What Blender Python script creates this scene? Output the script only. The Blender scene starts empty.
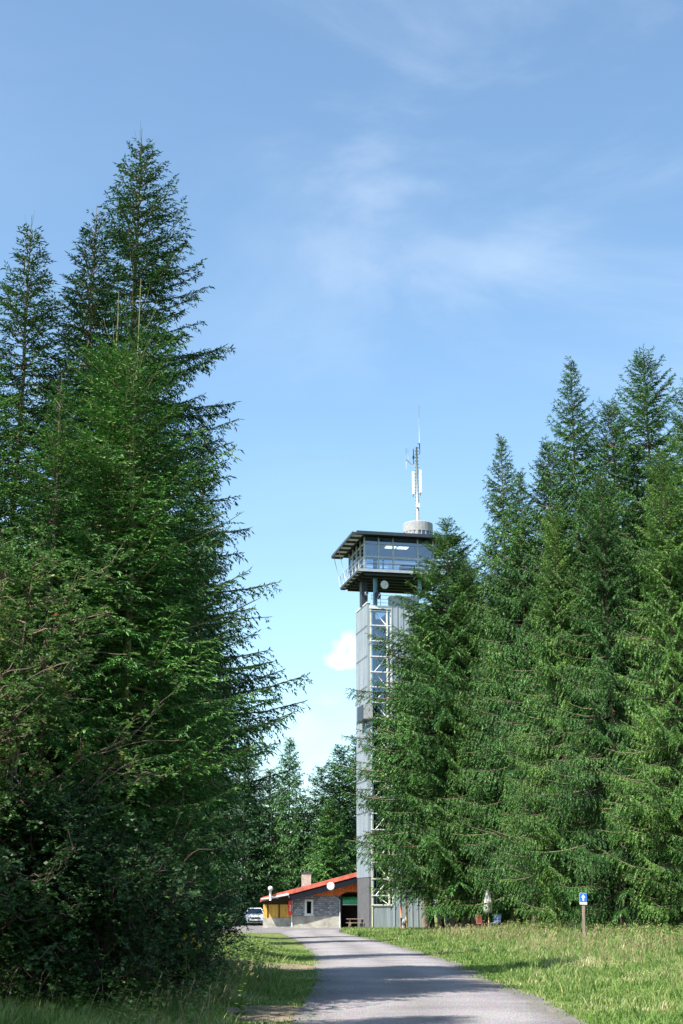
import bpy, math, random
import numpy as np
from mathutils import Vector, Matrix, noise as mnoise

R_ = math.radians
SC = bpy.context.scene
COL = SC.collection

# ------------------------------------------------------------------ camera
FPX = 1422.0
TILT = math.atan(396 / FPX)
CT, ST = math.cos(TILT), math.sin(TILT)
CAMZ = 1.6
cam_d = bpy.data.cameras.new('camera')
cam_d.sensor_fit = 'VERTICAL'
cam_d.sensor_height = 36.0
cam_d.lens = FPX / 1024 * 36.0
cam_d.clip_start = 0.1
cam_d.clip_end = 5000
cam = bpy.data.objects.new('camera', cam_d)
COL.objects.link(cam)
cam.location = (0, 0, CAMZ)
cam.rotation_euler = (math.pi / 2 + TILT, 0, 0)
SC.camera = cam


def ray(x, y):
    dx, dy = x - 341.5, 512 - y
    return Vector((dx, FPX * CT - dy * ST, FPX * ST + dy * CT))


def PY(x, y, Y):
    d = ray(x, y)
    t = Y / d.y
    return Vector((d.x * t, Y, CAMZ + d.z * t))


def G(x, y, z=0.0):
    d = ray(x, y)
    t = (z - CAMZ) / d.z
    return Vector((d.x * t, d.y * t, z))


# ------------------------------------------------------------------ materials
def new_mat(name):
    m = bpy.data.materials.new(name)
    m.use_nodes = True
    nt = m.node_tree
    nt.nodes.clear()
    out = nt.nodes.new('ShaderNodeOutputMaterial')
    return m, nt, out


def mat(name, col, rough=0.7, metal=0.0, var=0.12, scale=3.0, spec=0.4, bump=0.0, bscale=20.0, stretch=(1, 1, 1),
        col2=None, thr=(0.35, 0.65)):
    m, nt, out = new_mat(name)
    N, L = nt.nodes, nt.links
    b = N.new('ShaderNodeBsdfPrincipled')
    L.new(b.outputs[0], out.inputs[0])
    b.inputs['Roughness'].default_value = rough
    b.inputs['Metallic'].default_value = metal
    b.inputs['Specular IOR Level'].default_value = spec
    tc = N.new('ShaderNodeTexCoord')
    mp = N.new('ShaderNodeMapping')
    mp.inputs['Scale'].default_value = stretch
    L.new(tc.outputs['Object'], mp.inputs[0])
    no = N.new('ShaderNodeTexNoise')
    no.inputs['Scale'].default_value = scale
    no.inputs['Detail'].default_value = 6
    no.inputs['Roughness'].default_value = 0.65
    L.new(mp.outputs[0], no.inputs['Vector'])
    cr = N.new('ShaderNodeValToRGB')
    c = Vector(col)
    lo = c * (1 - var) if col2 is None else c
    hi = c * (1 + var) if col2 is None else Vector(col2)
    cr.color_ramp.elements[0].position = thr[0]
    cr.color_ramp.elements[1].position = thr[1]
    cr.color_ramp.elements[0].color = (*lo, 1)
    cr.color_ramp.elements[1].color = (*hi, 1)
    L.new(no.outputs['Fac'], cr.inputs[0])
    L.new(cr.outputs[0], b.inputs['Base Color'])
    if bump:
        n2 = N.new('ShaderNodeTexNoise')
        n2.inputs['Scale'].default_value = bscale
        n2.inputs['Detail'].default_value = 5
        L.new(mp.outputs[0], n2.inputs['Vector'])
        bp = N.new('ShaderNodeBump')
        bp.inputs['Strength'].default_value = bump
        bp.inputs['Distance'].default_value = 0.05
        L.new(n2.outputs['Fac'], bp.inputs['Height'])
        L.new(bp.outputs[0], b.inputs['Normal'])
    return m


def leaf_mat(name, stops, rough=0.5, trans=0.14, spec=0.3, nscale=0.6, tint=(1, 1, 1)):
    """foliage: colour varies per shoot (random per island) and in soft clumps (noise)"""
    m, nt, out = new_mat(name)
    N, L = nt.nodes, nt.links
    geo = N.new('ShaderNodeNewGeometry')
    tc = N.new('ShaderNodeTexCoord')
    no = N.new('ShaderNodeTexNoise')
    no.inputs['Scale'].default_value = nscale
    no.inputs['Detail'].default_value = 3
    L.new(tc.outputs['Object'], no.inputs['Vector'])
    oi = N.new('ShaderNodeObjectInfo')
    a = N.new('ShaderNodeMath'); a.operation = 'MULTIPLY_ADD'
    a.inputs[1].default_value = 1.5; a.inputs[2].default_value = -0.75
    L.new(no.outputs['Fac'], a.inputs[0])
    b0 = N.new('ShaderNodeMath'); b0.operation = 'MULTIPLY_ADD'
    b0.inputs[1].default_value = 0.75
    L.new(geo.outputs['Random Per Island'], b0.inputs[0])
    L.new(a.outputs[0], b0.inputs[2])
    b1 = N.new('ShaderNodeMath'); b1.operation = 'MULTIPLY_ADD'
    b1.inputs[1].default_value = 0.3
    L.new(oi.outputs['Random'], b1.inputs[0])
    L.new(b0.outputs[0], b1.inputs[2])
    cr = N.new('ShaderNodeValToRGB')
    els = cr.color_ramp.elements
    while len(els) > 1:
        els.remove(els[-1])
    for i, (p, c) in enumerate(stops):
        e = els[0] if i == 0 else els.new(p)
        e.position = p
        e.color = (c[0] * tint[0], c[1] * tint[1], c[2] * tint[2], 1)
    L.new(b1.outputs[0], cr.inputs[0])
    p = N.new('ShaderNodeBsdfPrincipled')
    p.inputs['Roughness'].default_value = rough
    p.inputs['Specular IOR Level'].default_value = spec
    L.new(cr.outputs[0], p.inputs['Base Color'])
    t = N.new('ShaderNodeBsdfTranslucent')
    L.new(cr.outputs[0], t.inputs[0])
    mx = N.new('ShaderNodeMixShader')
    mx.inputs[0].default_value = trans
    L.new(p.outputs[0], mx.inputs[1])
    L.new(t.outputs[0], mx.inputs[2])
    L.new(mx.outputs[0], out.inputs[0])
    return m


M = {}
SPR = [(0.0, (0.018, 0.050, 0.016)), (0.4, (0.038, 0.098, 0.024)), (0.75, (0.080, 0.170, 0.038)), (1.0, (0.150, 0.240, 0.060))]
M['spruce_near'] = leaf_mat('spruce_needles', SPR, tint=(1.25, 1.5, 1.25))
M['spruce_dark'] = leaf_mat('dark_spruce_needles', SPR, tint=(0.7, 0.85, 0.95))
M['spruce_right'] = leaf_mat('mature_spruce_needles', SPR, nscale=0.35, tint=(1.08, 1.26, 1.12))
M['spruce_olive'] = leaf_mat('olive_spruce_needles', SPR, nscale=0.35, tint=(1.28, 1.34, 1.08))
M['rowan'] = leaf_mat('rowan_leaves', [(0, (0.045, 0.11, 0.03)), (0.5, (0.08, 0.17, 0.04)), (0.94, (0.15, 0.22, 0.055)),
                                       (0.98, (0.30, 0.12, 0.05)), (1.0, (0.30, 0.07, 0.04))], trans=0.35)
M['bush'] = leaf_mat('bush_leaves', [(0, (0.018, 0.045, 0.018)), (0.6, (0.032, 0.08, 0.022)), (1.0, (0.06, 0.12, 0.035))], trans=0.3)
M['grass'] = leaf_mat('grass_blades', [(0, (0.07, 0.14, 0.025)), (0.45, (0.13, 0.23, 0.045)), (0.76, (0.21, 0.29, 0.08)),
                                       (0.94, (0.34, 0.35, 0.15)), (1.0, (0.50, 0.45, 0.26))], trans=0.35, nscale=0.35, rough=0.6)
M['weeds'] = leaf_mat('weed_leaves', [(0, (0.07, 0.14, 0.03)), (0.7, (0.14, 0.23, 0.05)), (1.0, (0.30, 0.32, 0.12))], trans=0.35)
M['straw'] = leaf_mat('dry_seed_heads', [(0, (0.24, 0.19, 0.10)), (1, (0.42, 0.36, 0.20))], trans=0.2)
M['flower'] = leaf_mat('yellow_petals', [(0, (0.55, 0.45, 0.04)), (1, (0.8, 0.65, 0.08))], trans=0.2)
M['bark'] = mat('spruce_bark', (0.13, 0.095, 0.07), 0.9, var=0.45, scale=6, bump=0.6, bscale=18, stretch=(1, 1, 0.25))
M['bark_pale'] = mat('pale_bark', (0.15, 0.115, 0.08), 0.9, var=0.4, scale=5, bump=0.5, bscale=18, stretch=(1, 1, 0.25))
M['leader'] = mat('young_green_bark', (0.15, 0.145, 0.06), 0.8)
M['metal_wall'] = mat('grey_sheet_cladding', (0.27, 0.31, 0.345), 0.5, 0.2, var=0.22, scale=2.2, stretch=(2.5, 2.5, 0.12))
M['metal_cap'] = mat('light_grey_coping', (0.58, 0.60, 0.60), 0.5, 0.1)
M['cream'] = mat('cream_painted_steel', (0.62, 0.60, 0.46), 0.5)
M['white'] = mat('white_paint', (0.60, 0.60, 0.59), 0.5, var=0.06)
M['steel_white'] = mat('pale_galvanised_steel', (0.34, 0.37, 0.39), 0.45, 0.3)
M['steel_blue'] = mat('blue_grey_steel', (0.16, 0.30, 0.42), 0.45, 0.2)
M['dark_steel'] = mat('dark_steel', (0.035, 0.045, 0.06), 0.5, 0.3)
M['soffit_and_shade'] = mat('dark_soffit_and_painted_shade', (0.010, 0.012, 0.016), 0.9, spec=0.1)  # tower soffits, and the painted shadow band under the house verge
M['slatpanel'] = mat('pale_grating', (0.50, 0.52, 0.52), 0.6)
M['interior'] = mat('interior_ceiling', (0.60, 0.64, 0.70), 0.8)
M['blind'] = mat('blue_interior_blind', (0.06, 0.10, 0.22), 0.8)
M['concrete'] = mat('drum_concrete', (0.28, 0.285, 0.29), 0.85, var=0.15, scale=4, bump=0.3)
M['plinth'] = mat('concrete_plinth', (0.30, 0.285, 0.25), 0.9, var=0.3, scale=1.5, bump=0.3)
M['red_roof'] = mat('red_sheet_roof', (0.46, 0.105, 0.07), 0.55, var=0.3, scale=2.5)
M['orange'] = mat('orange_stained_boards', (0.72, 0.16, 0.04), 0.7, var=0.3, scale=2.5, stretch=(5, 5, 0.6))
M['yellow'] = mat('yellow_stained_boards', (0.60, 0.34, 0.06), 0.7, var=0.2, scale=2.5, stretch=(5, 5, 0.6))
M['darkwood'] = mat('dark_brown_timber', (0.045, 0.03, 0.022), 0.8, var=0.3)
M['weathered'] = mat('weathered_boards', (0.10, 0.10, 0.105), 0.85, var=0.4, scale=3, stretch=(4, 4, 0.5))
M['red'] = mat('red_enamel', (0.75, 0.02, 0.02), 0.4, var=0.05)
M['green'] = mat('green_tarpaulin', (0.04, 0.33, 0.12), 0.6, var=0.25, scale=3)
M['post_wood'] = mat('grey_brown_post_wood', (0.24, 0.18, 0.14), 0.85, var=0.3, scale=4, stretch=(4, 4, 0.4), bump=0.3)
M['pale_wood'] = mat('pale_tan_wood', (0.45, 0.34, 0.20), 0.85, var=0.3, scale=4, stretch=(4, 4, 0.4))
M['snow_orange'] = mat('orange_marker_paint', (0.80, 0.18, 0.03), 0.6, var=0.1)
M['black'] = mat('black_rubber', (0.02, 0.02, 0.02), 0.7)
M['stone'] = mat('grey_stone', (0.30, 0.29, 0.26), 0.9, var=0.25, scale=5, bump=0.5)
M['sign_blue'] = mat('blue_sign_face', (0.02, 0.13, 0.60), 0.4, var=0.04)
M['car_paint'] = mat('silver_white_car_paint', (0.62, 0.65, 0.68), 0.25, 0.3, var=0.03)
M['plastic_dark'] = mat('dark_plastic', (0.03, 0.03, 0.035), 0.5)
M['lamp_glass'] = mat('headlight_glass', (0.7, 0.72, 0.75), 0.1, spec=0.8)
M['blue_chair'] = mat('blue_plastic', (0.10, 0.16, 0.28), 0.5)
M['red_chair'] = mat('faded_red_plastic', (0.32, 0.11, 0.09), 0.5)
M['cloth'] = mat('white_canvas', (0.50, 0.49, 0.47), 0.9, var=0.08)


def glass(name, tint, refl=0.35, alpha=0.6):
    m, nt, out = new_mat(name)
    N, L = nt.nodes, nt.links
    tr = N.new('ShaderNodeBsdfTransparent'); tr.inputs[0].default_value = (*tint, 1)
    gl = N.new('ShaderNodeBsdfGlossy'); gl.inputs['Roughness'].default_value = 0.03
    gl.inputs[0].default_value = (0.75, 0.85, 1.0, 1)
    fr = N.new('ShaderNodeFresnel'); fr.inputs[0].default_value = 1.9
    ma = N.new('ShaderNodeMath'); ma.operation = 'MULTIPLY_ADD'
    ma.inputs[1].default_value = 1.0; ma.inputs[2].default_value = refl
    L.new(fr.outputs[0], ma.inputs[0])
    mx = N.new('ShaderNodeMixShader')
    L.new(ma.outputs[0], mx.inputs[0]); L.new(tr.outputs[0], mx.inputs[1]); L.new(gl.outputs[0], mx.inputs[2])
    L.new(mx.outputs[0], out.inputs[0])
    return m


M['glass'] = glass('window_glass', (0.75, 0.82, 0.88), 0.03)
M['glass_dark'] = glass('tinted_window_glass', (0.55, 0.64, 0.72), 0.05)


def slate_mat():
    m, nt, out = new_mat('slate_shingles')
    N, L = nt.nodes, nt.links
    b = N.new('ShaderNodeBsdfPrincipled'); b.inputs['Roughness'].default_value = 0.6
    L.new(b.outputs[0], out.inputs[0])
    tc = N.new('ShaderNodeTexCoord')
    mp = N.new('ShaderNodeMapping'); mp.inputs['Rotation'].default_value = (math.pi / 2, 0, 0)
    L.new(tc.outputs['Object'], mp.inputs[0])
    br = N.new('ShaderNodeTexBrick')
    br.inputs['Scale'].default_value = 1.0
    br.inputs['Brick Width'].default_value = 0.26
    br.inputs['Row Height'].default_value = 0.17
    br.inputs['Mortar Size'].default_value = 0.014
    br.inputs['Color1'].default_value = (0.14, 0.15, 0.17, 1)
    br.inputs['Color2'].default_value = (0.33, 0.34, 0.37, 1)
    br.inputs['Mortar'].default_value = (0.05, 0.05, 0.06, 1)
    L.new(mp.outputs[0], br.inputs['Vector'])
    L.new(br.outputs['Color'], b.inputs['Base Color'])
    bp = N.new('ShaderNodeBump'); bp.inputs['Distance'].default_value = 0.02; bp.inputs['Strength'].default_value = 0.6
    L.new(br.outputs['Fac'], bp.inputs['Height']); bp.invert = True
    L.new(bp.outputs[0], b.inputs['Normal'])
    return m


M['slate'] = slate_mat()


def road_mat():
    m, nt, out = new_mat('gravel_road_surface')
    N, L = nt.nodes, nt.links
    b = N.new('ShaderNodeBsdfPrincipled'); b.inputs['Roughness'].default_value = 0.9
    b.inputs['Specular IOR Level'].default_value = 0.2
    L.new(b.outputs[0], out.inputs[0])
    tc = N.new('ShaderNodeTexCoord')

    def noi(s, d=4):
        n = N.new('ShaderNodeTexNoise'); n.inputs['Scale'].default_value = s; n.inputs['Detail'].default_value = d
        L.new(tc.outputs['Object'], n.inputs['Vector']); return n

    big, fine = noi(0.5), noi(30, 6)
    vo = N.new('ShaderNodeTexVoronoi'); vo.inputs['Scale'].default_value = 26
    L.new(tc.outputs['Object'], vo.inputs['Vector'])
    c1 = N.new('ShaderNodeValToRGB')
    c1.color_ramp.elements[0].position = 0.3; c1.color_ramp.elements[0].color = (0.235, 0.22, 0.23, 1)
    c1.color_ramp.elements[1].position = 0.7; c1.color_ramp.elements[1].color = (0.345, 0.325, 0.33, 1)
    L.new(big.outputs[0], c1.inputs[0])
    c2 = N.new('ShaderNodeValToRGB')
    c2.color_ramp.elements[0].position = 0.3; c2.color_ramp.elements[0].color = (0.55, 0.54, 0.53, 1)
    c2.color_ramp.elements[1].position = 0.7; c2.color_ramp.elements[1].color = (1.25, 1.23, 1.2, 1)
    L.new(fine.outputs[0], c2.inputs[0])
    mx = N.new('ShaderNodeMixRGB'); mx.blend_type = 'MULTIPLY'; mx.inputs[0].default_value = 0.85
    L.new(c1.outputs[0], mx.inputs[1]); L.new(c2.outputs[0], mx.inputs[2])
    mx2 = N.new('ShaderNodeMixRGB'); mx2.blend_type = 'MULTIPLY'; mx2.inputs[0].default_value = 0.35
    L.new(mx.outputs[0], mx2.inputs[1]); L.new(vo.outputs['Color'], mx2.inputs[2])
    # worn wheel tracks are paler than the loose gravel between and beside them
    at = N.new('ShaderNodeAttribute'); at.attribute_name = 'across'
    wob = N.new('ShaderNodeMath'); wob.operation = 'MULTIPLY_ADD'; wob.inputs[1].default_value = 0.16
    L.new(noi(0.8, 3).outputs[0], wob.inputs[0]); L.new(at.outputs['Fac'], wob.inputs[2])
    rt = N.new('ShaderNodeValToRGB'); e = rt.color_ramp.elements
    e[0].position = 0.0; e[0].color = (0.62, 0.60, 0.55, 1); e[1].position = 1.0; e[1].color = (0.70, 0.69, 0.62, 1)
    for p_, c_ in ((0.12, 0.86), (0.26, 1.12), (0.38, 1.08), (0.55, 0.86), (0.74, 1.1), (0.88, 1.08), (0.97, 0.84)):
        k = e.new(p_); k.color = (c_, c_, c_, 1)
    L.new(wob.outputs[0], rt.inputs[0])
    mx3 = N.new('ShaderNodeMixRGB'); mx3.blend_type = 'MULTIPLY'; mx3.inputs[0].default_value = 1.0
    L.new(mx2.outputs[0], mx3.inputs[1]); L.new(rt.outputs[0], mx3.inputs[2])
    L.new(mx3.outputs[0], b.inputs['Base Color'])
    bp = N.new('ShaderNodeBump'); bp.inputs['Distance'].default_value = 0.03; bp.inputs['Strength'].default_value = 0.8
    L.new(vo.outputs['Distance'], bp.inputs['Height']); L.new(bp.outputs[0], b.inputs['Normal'])
    return m


M['road'] = road_mat()


def ground_mat():
    m, nt, out = new_mat('verge_soil_and_turf')
    N, L = nt.nodes, nt.links
    b = N.new('ShaderNodeBsdfPrincipled'); b.inputs['Roughness'].default_value = 0.95
    b.inputs['Specular IOR Level'].default_value = 0.15
    L.new(b.outputs[0], out.inputs[0])
    tc = N.new('ShaderNodeTexCoord')
    n = N.new('ShaderNodeTexNoise'); n.inputs['Scale'].default_value = 0.45; n.inputs['Detail'].default_value = 8
    n.inputs['Roughness'].default_value = 0.7
    L.new(tc.outputs['Object'], n.inputs['Vector'])
    cr = N.new('ShaderNodeValToRGB')
    e = cr.color_ramp.elements
    e[0].position = 0.38; e[0].color = (0.075, 0.115, 0.025, 1)
    e[1].position = 0.72; e[1].color = (0.33, 0.28, 0.19, 1)
    k = e.new(0.55); k.color = (0.13, 0.16, 0.045, 1)
    L.new(n.outputs[0], cr.inputs[0])
    L.new(cr.outputs[0], b.inputs['Base Color'])
    n2 = N.new('ShaderNodeTexNoise'); n2.inputs['Scale'].default_value = 14; n2.inputs['Detail'].default_value = 6
    L.new(tc.outputs['Object'], n2.inputs['Vector'])
    bp = N.new('ShaderNodeBump'); bp.inputs['Distance'].default_value = 0.08; bp.inputs['Strength'].default_value = 0.9
    L.new(n2.outputs[0], bp.inputs['Height']); L.new(bp.outputs[0], b.inputs['Normal'])
    return m


M['ground'] = ground_mat()


# ------------------------------------------------------------------ object helpers
def tag(o, label=None, cat=None, group=None, kind=None):
    if label: o['label'] = label
    if cat: o['category'] = cat
    if group: o['group'] = group
    if kind: o['kind'] = kind
    return o


def link(name, me, parent=None, loc=None):
    o = bpy.data.objects.new(name, me)
    COL.objects.link(o)
    if parent is not None: o.parent = parent
    if loc is not None: o.location = loc
    return o


def empty(name, loc, rz=0.0, label=None, cat=None, group=None):
    o = link(name, None)
    o.empty_display_size = 0.3
    o.location = loc
    o.rotation_euler = (0, 0, rz)
    tag(o, label, cat, group)
    return o


def np_mesh(name, verts, faces_quads, material, smooth=False, tris=None):
    me = bpy.data.meshes.new(name)
    verts = np.asarray(verts, dtype=np.float32)
    nq = 0 if faces_quads is None else len(faces_quads)
    ntr = 0 if tris is None else len(tris)
    me.vertices.add(len(verts))
    me.vertices.foreach_set('co', verts.ravel())
    loops = []
    if nq: loops.append(np.asarray(faces_quads, dtype=np.int32).ravel())
    if ntr: loops.append(np.asarray(tris, dtype=np.int32).ravel())
    lp = np.concatenate(loops)
    me.loops.add(len(lp))
    me.loops.foreach_set('vertex_index', lp)
    me.polygons.add(nq + ntr)
    starts = np.concatenate([np.arange(nq) * 4, nq * 4 + np.arange(ntr) * 3]).astype(np.int32)
    me.polygons.foreach_set('loop_start', starts)
    me.update(calc_edges=True)
    if smooth:
        me.polygons.foreach_set('use_smooth', np.ones(nq + ntr, dtype=bool))
    me.materials.append(material)
    return me


class MB:
    """collects boxes, prisms and tubes into one mesh"""

    def __init__(s):
        s.v = []; s.f = []; s.sm = []

    def add(s, vs, fs, smooth=False):
        n = len(s.v)
        s.v += [tuple(v) for v in vs]
        s.f += [tuple(i + n for i in f) for f in fs]
        s.sm += [smooth] * len(fs)
        return s

    def box(s, x0, x1, y0, y1, z0, z1):
        vs = [(x, y, z) for z in (z0, z1) for y in (y0, y1) for x in (x0, x1)]
        return s.add(vs, [(0, 2, 3, 1), (4, 5, 7, 6), (0, 1, 5, 4), (2, 6, 7, 3), (0, 4, 6, 2), (1, 3, 7, 5)])

    def prism(s, poly, a, b, axis='y'):
        """poly in the plane across axis (x,z for y; x,y for z; y,z for x)"""
        n = len(poly)

        def pt(p, t):
            return {'y': (p[0], t, p[1]), 'z': (p[0], p[1], t), 'x': (t, p[0], p[1])}[axis]
        vs = [pt(p, a) for p in poly] + [pt(p, b) for p in poly]
        fs = [tuple(range(n)), tuple(reversed(range(n, 2 * n)))]
        fs += [(i, (i + 1) % n + 0, (i + 1) % n + n, i + n)[::-1] for i in range(n)]
        return s.add(vs, fs)

    def tube(s, pts, rad, seg=8, caps=True, smooth=True):
        pts = [Vector(p) for p in pts]
        if not isinstance(rad, (list, tuple)): rad = [rad] * len(pts)
        vs, fs = [], []
        for i, p in enumerate(pts):
            t = (pts[min(i + 1, len(pts) - 1)] - pts[max(i - 1, 0)]).normalized()
            a = t.cross(Vector((0, 0, 1)) if abs(t.z) < 0.9 else Vector((0, 1, 0))).normalized()
            b = t.cross(a)
            for k in range(seg):
                q = 2 * math.pi * k / seg
                vs.append(p + (a * math.cos(q) + b * math.sin(q)) * rad[i])
        for i in range(len(pts) - 1):
            for k in range(seg):
                k2 = (k + 1) % seg
                fs.append((i * seg + k, i * seg + k2, (i + 1) * seg + k2, (i + 1) * seg + k))
        if caps:
            fs.append(tuple(range(seg)))
            fs.append(tuple(reversed(range((len(pts) - 1) * seg, len(pts) * seg))))
        return s.add(vs, fs, smooth)

    def lathe(s, prof, c=(0, 0, 0), seg=20, smooth=True, ripple=0, rn=8):
        vs, fs = [], []
        for i, (r, z) in enumerate(prof):
            for k in range(seg):
                q = 2 * math.pi * k / seg
                rr = r * (1 + ripple * math.cos(rn * q))
                vs.append((c[0] + rr * math.cos(q), c[1] + rr * math.sin(q), c[2] + z))
        for i in range(len(prof) - 1):
            for k in range(seg):
                k2 = (k + 1) % seg
                fs.append((i * seg + k, i * seg + k2, (i + 1) * seg + k2, (i + 1) * seg + k))
        fs.append(tuple(reversed(range(seg))))
        fs.append(tuple(range((len(prof) - 1) * seg, len(prof) * seg)))
        return s.add(vs, fs, smooth)

    def build(s, name, m, parent=None, loc=None, label=None, bevel=0.0):
        me = bpy.data.meshes.new(name)
        me.from_pydata(s.v, [], s.f)
        me.polygons.foreach_set('use_smooth', s.sm)
        me.materials.append(m)
        me.update()
        o = link(name, me, parent, loc)
        if bevel:
            b = o.modifiers.new('bevel', 'BEVEL'); b.width = bevel; b.segments = 2; b.limit_method = 'ANGLE'
        if label: o['label'] = label
        return o


# ------------------------------------------------------------------ road outline and terrain
R_px = [(640, 1060), (586, 1024), (538, 996), (491, 981), (460, 963), (415, 950), (378, 940), (345, 932.5)]
L_px = [(268, 1060), (291, 1024), (305, 1002), (316, 982), (313, 957), (302, 943), (280, 933)]
Rp = [G(*p) for p in R_px]
Lp = [G(*p) for p in L_px]
Rp = [Vector((Rp[0].x * 0.9, -30, 0)), Vector((Rp[0].x, 8, 0))] + Rp
Lp = [Vector((Lp[0].x, -30, 0)), Vector((Lp[0].x, 8, 0))] + Lp
YR, XR = np.array([p.y for p in Rp]), np.array([p.x for p in Rp])
YL, XL = np.array([p.y for p in Lp]), np.array([p.x for p in Lp])
YEND = 104.0


def road_x(y):
    return np.interp(y, YL, XL), np.interp(y, YR, XR)


def sstep(a, b, x):
    t = np.clip((x - a) / (b - a), 0, 1)
    return t * t * (3 - 2 * t)


def ground_h(x, y):
    x = np.asarray(x, dtype=float); y = np.asarray(y, dtype=float)
    xl, xr = road_x(y)
    dr, dl = x - xr, xl - x
    far = 1 - sstep(88, 104, y)
    near = sstep(5, 15, y)
    h = 0.38 * sstep(0.3, 11, dr) * far * near + 0.22 * sstep(0.3, 5, dl) * far * near
    h = h + 0.03 * np.sin(x * 1.3 + y * 0.4) * sstep(0.3, 2, np.maximum(dr, dl)) * far
    return h


def gh(x, y):
    return float(ground_h(x, y))


gx = np.unique(np.concatenate([np.linspace(-1500, -60, 12), np.linspace(-60, -12, 25), np.linspace(-12, 25, 112), np.linspace(25, 70, 24), np.linspace(70, 1500, 12)]))
gy = np.unique(np.concatenate([np.linspace(-400, -10, 8), np.linspace(-10, 110, 190), np.linspace(110, 200, 20), np.linspace(200, 2500, 16)]))
XX, YY = np.meshgrid(gx, gy)
ZZ = ground_h(XX, YY) - 0.012
vv = np.stack([XX.ravel(), YY.ravel(), ZZ.ravel()], 1)
nx, ny = len(gx), len(gy)
ii = (np.arange(ny - 1)[:, None] * nx + np.arange(nx - 1)[None, :]).ravel()
q = np.stack([ii, ii + 1, ii + 1 + nx, ii + nx], 1)
tag(link('ground', np_mesh('ground', vv, q, M['ground'], True)), 'grassy roadside ground with bare earth patches', kind='structure')

# road strip
rng = np.random.default_rng(5)
ys = np.concatenate([np.linspace(-30, 18, 20), np.linspace(18.5, YEND + 6, 330)])
rv = []
for i, y in enumerate(ys):
    xl, xr = road_x(y)
    jl = 0.10 * mnoise.noise(Vector((y * 1.7, 3, 0))) + 0.05 * mnoise.noise(Vector((y * 6, 9, 0)))
    jr = 0.12 * mnoise.noise(Vector((y * 1.5, 7, 0))) + 0.06 * mnoise.noise(Vector((y * 6, 5, 0)))
    for k in range(7):
        t = k / 6
        rv.append((xl + jl + (xr + jr - xl - jl) * t, y, 0.006 + 0.03 * math.sin(math.pi * t)))
rv = np.array(rv)
ii = (np.arange(len(ys) - 1)[:, None] * 7 + np.arange(6)[None, :]).ravel()
road_me = np_mesh('road', rv, np.stack([ii, ii + 1, ii + 8, ii + 7], 1), M['road'], True)
at_ = road_me.attributes.new('across', 'FLOAT', 'POINT')
at_.data.foreach_set('value', np.tile(np.arange(7) / 6, len(ys)).astype(np.float32))
tag(link('road', road_me), 'pale gravel road leading to the tower', kind='structure')
# yard in front of the house
yard = MB()
pl = [(-12, YEND - 6), (float(road_x(YEND)[0]) - 0.3, YEND - 6), (float(road_x(YEND)[1]) - 0.1, YEND - 2), (1.5, 112), (1.5, 150), (-16, 150)]
me = bpy.data.meshes.new('yard'); me.from_pydata([(x, y, 0.002) for x, y in pl], [], [tuple(range(len(pl)))]); me.materials.append(M['road'])
tag(link('yard', me), 'gravel yard in front of the house', kind='structure')

M['dirt'] = mat('bare_dirt', (0.20, 0.16, 0.11), 0.95, var=0.35, scale=2.5, bump=0.6, bscale=25, spec=0.1)
DIRT = []


def dirt_patch(px, py, rx, ry, lab):
    c = G(px, py, 0.05)
    DIRT.append((c.x, c.y, rx, ry))
    n, kr = 40, 6
    vs, fs = [(c.x, c.y, gh(c.x, c.y) + 0.004)], []
    for j in range(1, kr + 1):
        for i in range(n):
            a = 2 * math.pi * i / n
            f = j / kr * (1 + 0.28 * mnoise.noise(Vector((math.cos(a) * 2, math.sin(a) * 2, px * 0.1))) + 0.12 * mnoise.noise(Vector((math.cos(a) * 7, math.sin(a) * 7, px * 0.1))))
            x, y = c.x + rx * f * math.cos(a), c.y + ry * f * math.sin(a)
            vs.append((x, y, gh(x, y) + 0.004))
    for i in range(n):
        fs.append((0, 1 + i, 1 + (i + 1) % n))
        for j in range(kr - 1):
            b = 1 + j * n
            fs.append((b + i, b + n + i, b + n + (i + 1) % n, b + (i + 1) % n))
    m_ = bpy.data.meshes.new('dirt_path'); m_.from_pydata(vs, [], fs); m_.materials.append(M['dirt'])
    m_.polygons.foreach_set('use_smooth', [True] * len(fs))
    tag(link('dirt_path', m_), lab, kind='structure')


dirt_patch(268, 1010, 0.75, 1.9, 'bare dirt strip beside the road in the foreground')
dirt_patch(262, 966, 1.6, 3.0, 'trodden dirt path joining the road from the left')


def off_dirt(x, y, rng):
    k = np.ones(len(x), dtype=bool)
    for cx, cy, rx, ry in DIRT:
        d = ((x - cx) / rx) ** 2 + ((y - cy) / ry) ** 2
        k &= (d > 0.85 + 0.3 * rng.random(len(x))) | (rng.random(len(x)) < 0.06)
    return k


# ------------------------------------------------------------------ foliage generators


def kites(P, D, Ln, W, rng, cross=True):
    """shoots as slim kites (two crossed ones when cross)"""
    n = len(P)
    D = D / np.maximum(np.linalg.norm(D, axis=1, keepdims=True), 1e-6)
    rnd = rng.normal(size=(n, 3)) * 0.45 + [0, 0, 1.0]
    A = np.cross(D, rnd); A /= np.maximum(np.linalg.norm(A, axis=1, keepdims=True), 1e-6)
    B = np.cross(D, A)
    Ln = Ln[:, None]; W = W[:, None]
    mid = P + D * Ln * 0.42
    tip = P + D * Ln
    if cross:
        V = np.stack([P, tip, mid + A * W * 1.2, mid - A * W * 1.2, mid + B * W * 0.7, mid - B * W * 0.7], 1).reshape(-1, 3)
        b = np.arange(n)[:, None] * 6
        Q = np.concatenate([b + [0, 2, 1, 3], b + [0, 4, 1, 5]], 1).reshape(-1, 4)
    else:
        V = np.stack([P, mid + A * W, tip, mid - A * W], 1).reshape(-1, 3)
        Q = np.arange(n * 4).reshape(-1, 4)
    return V, Q


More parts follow.
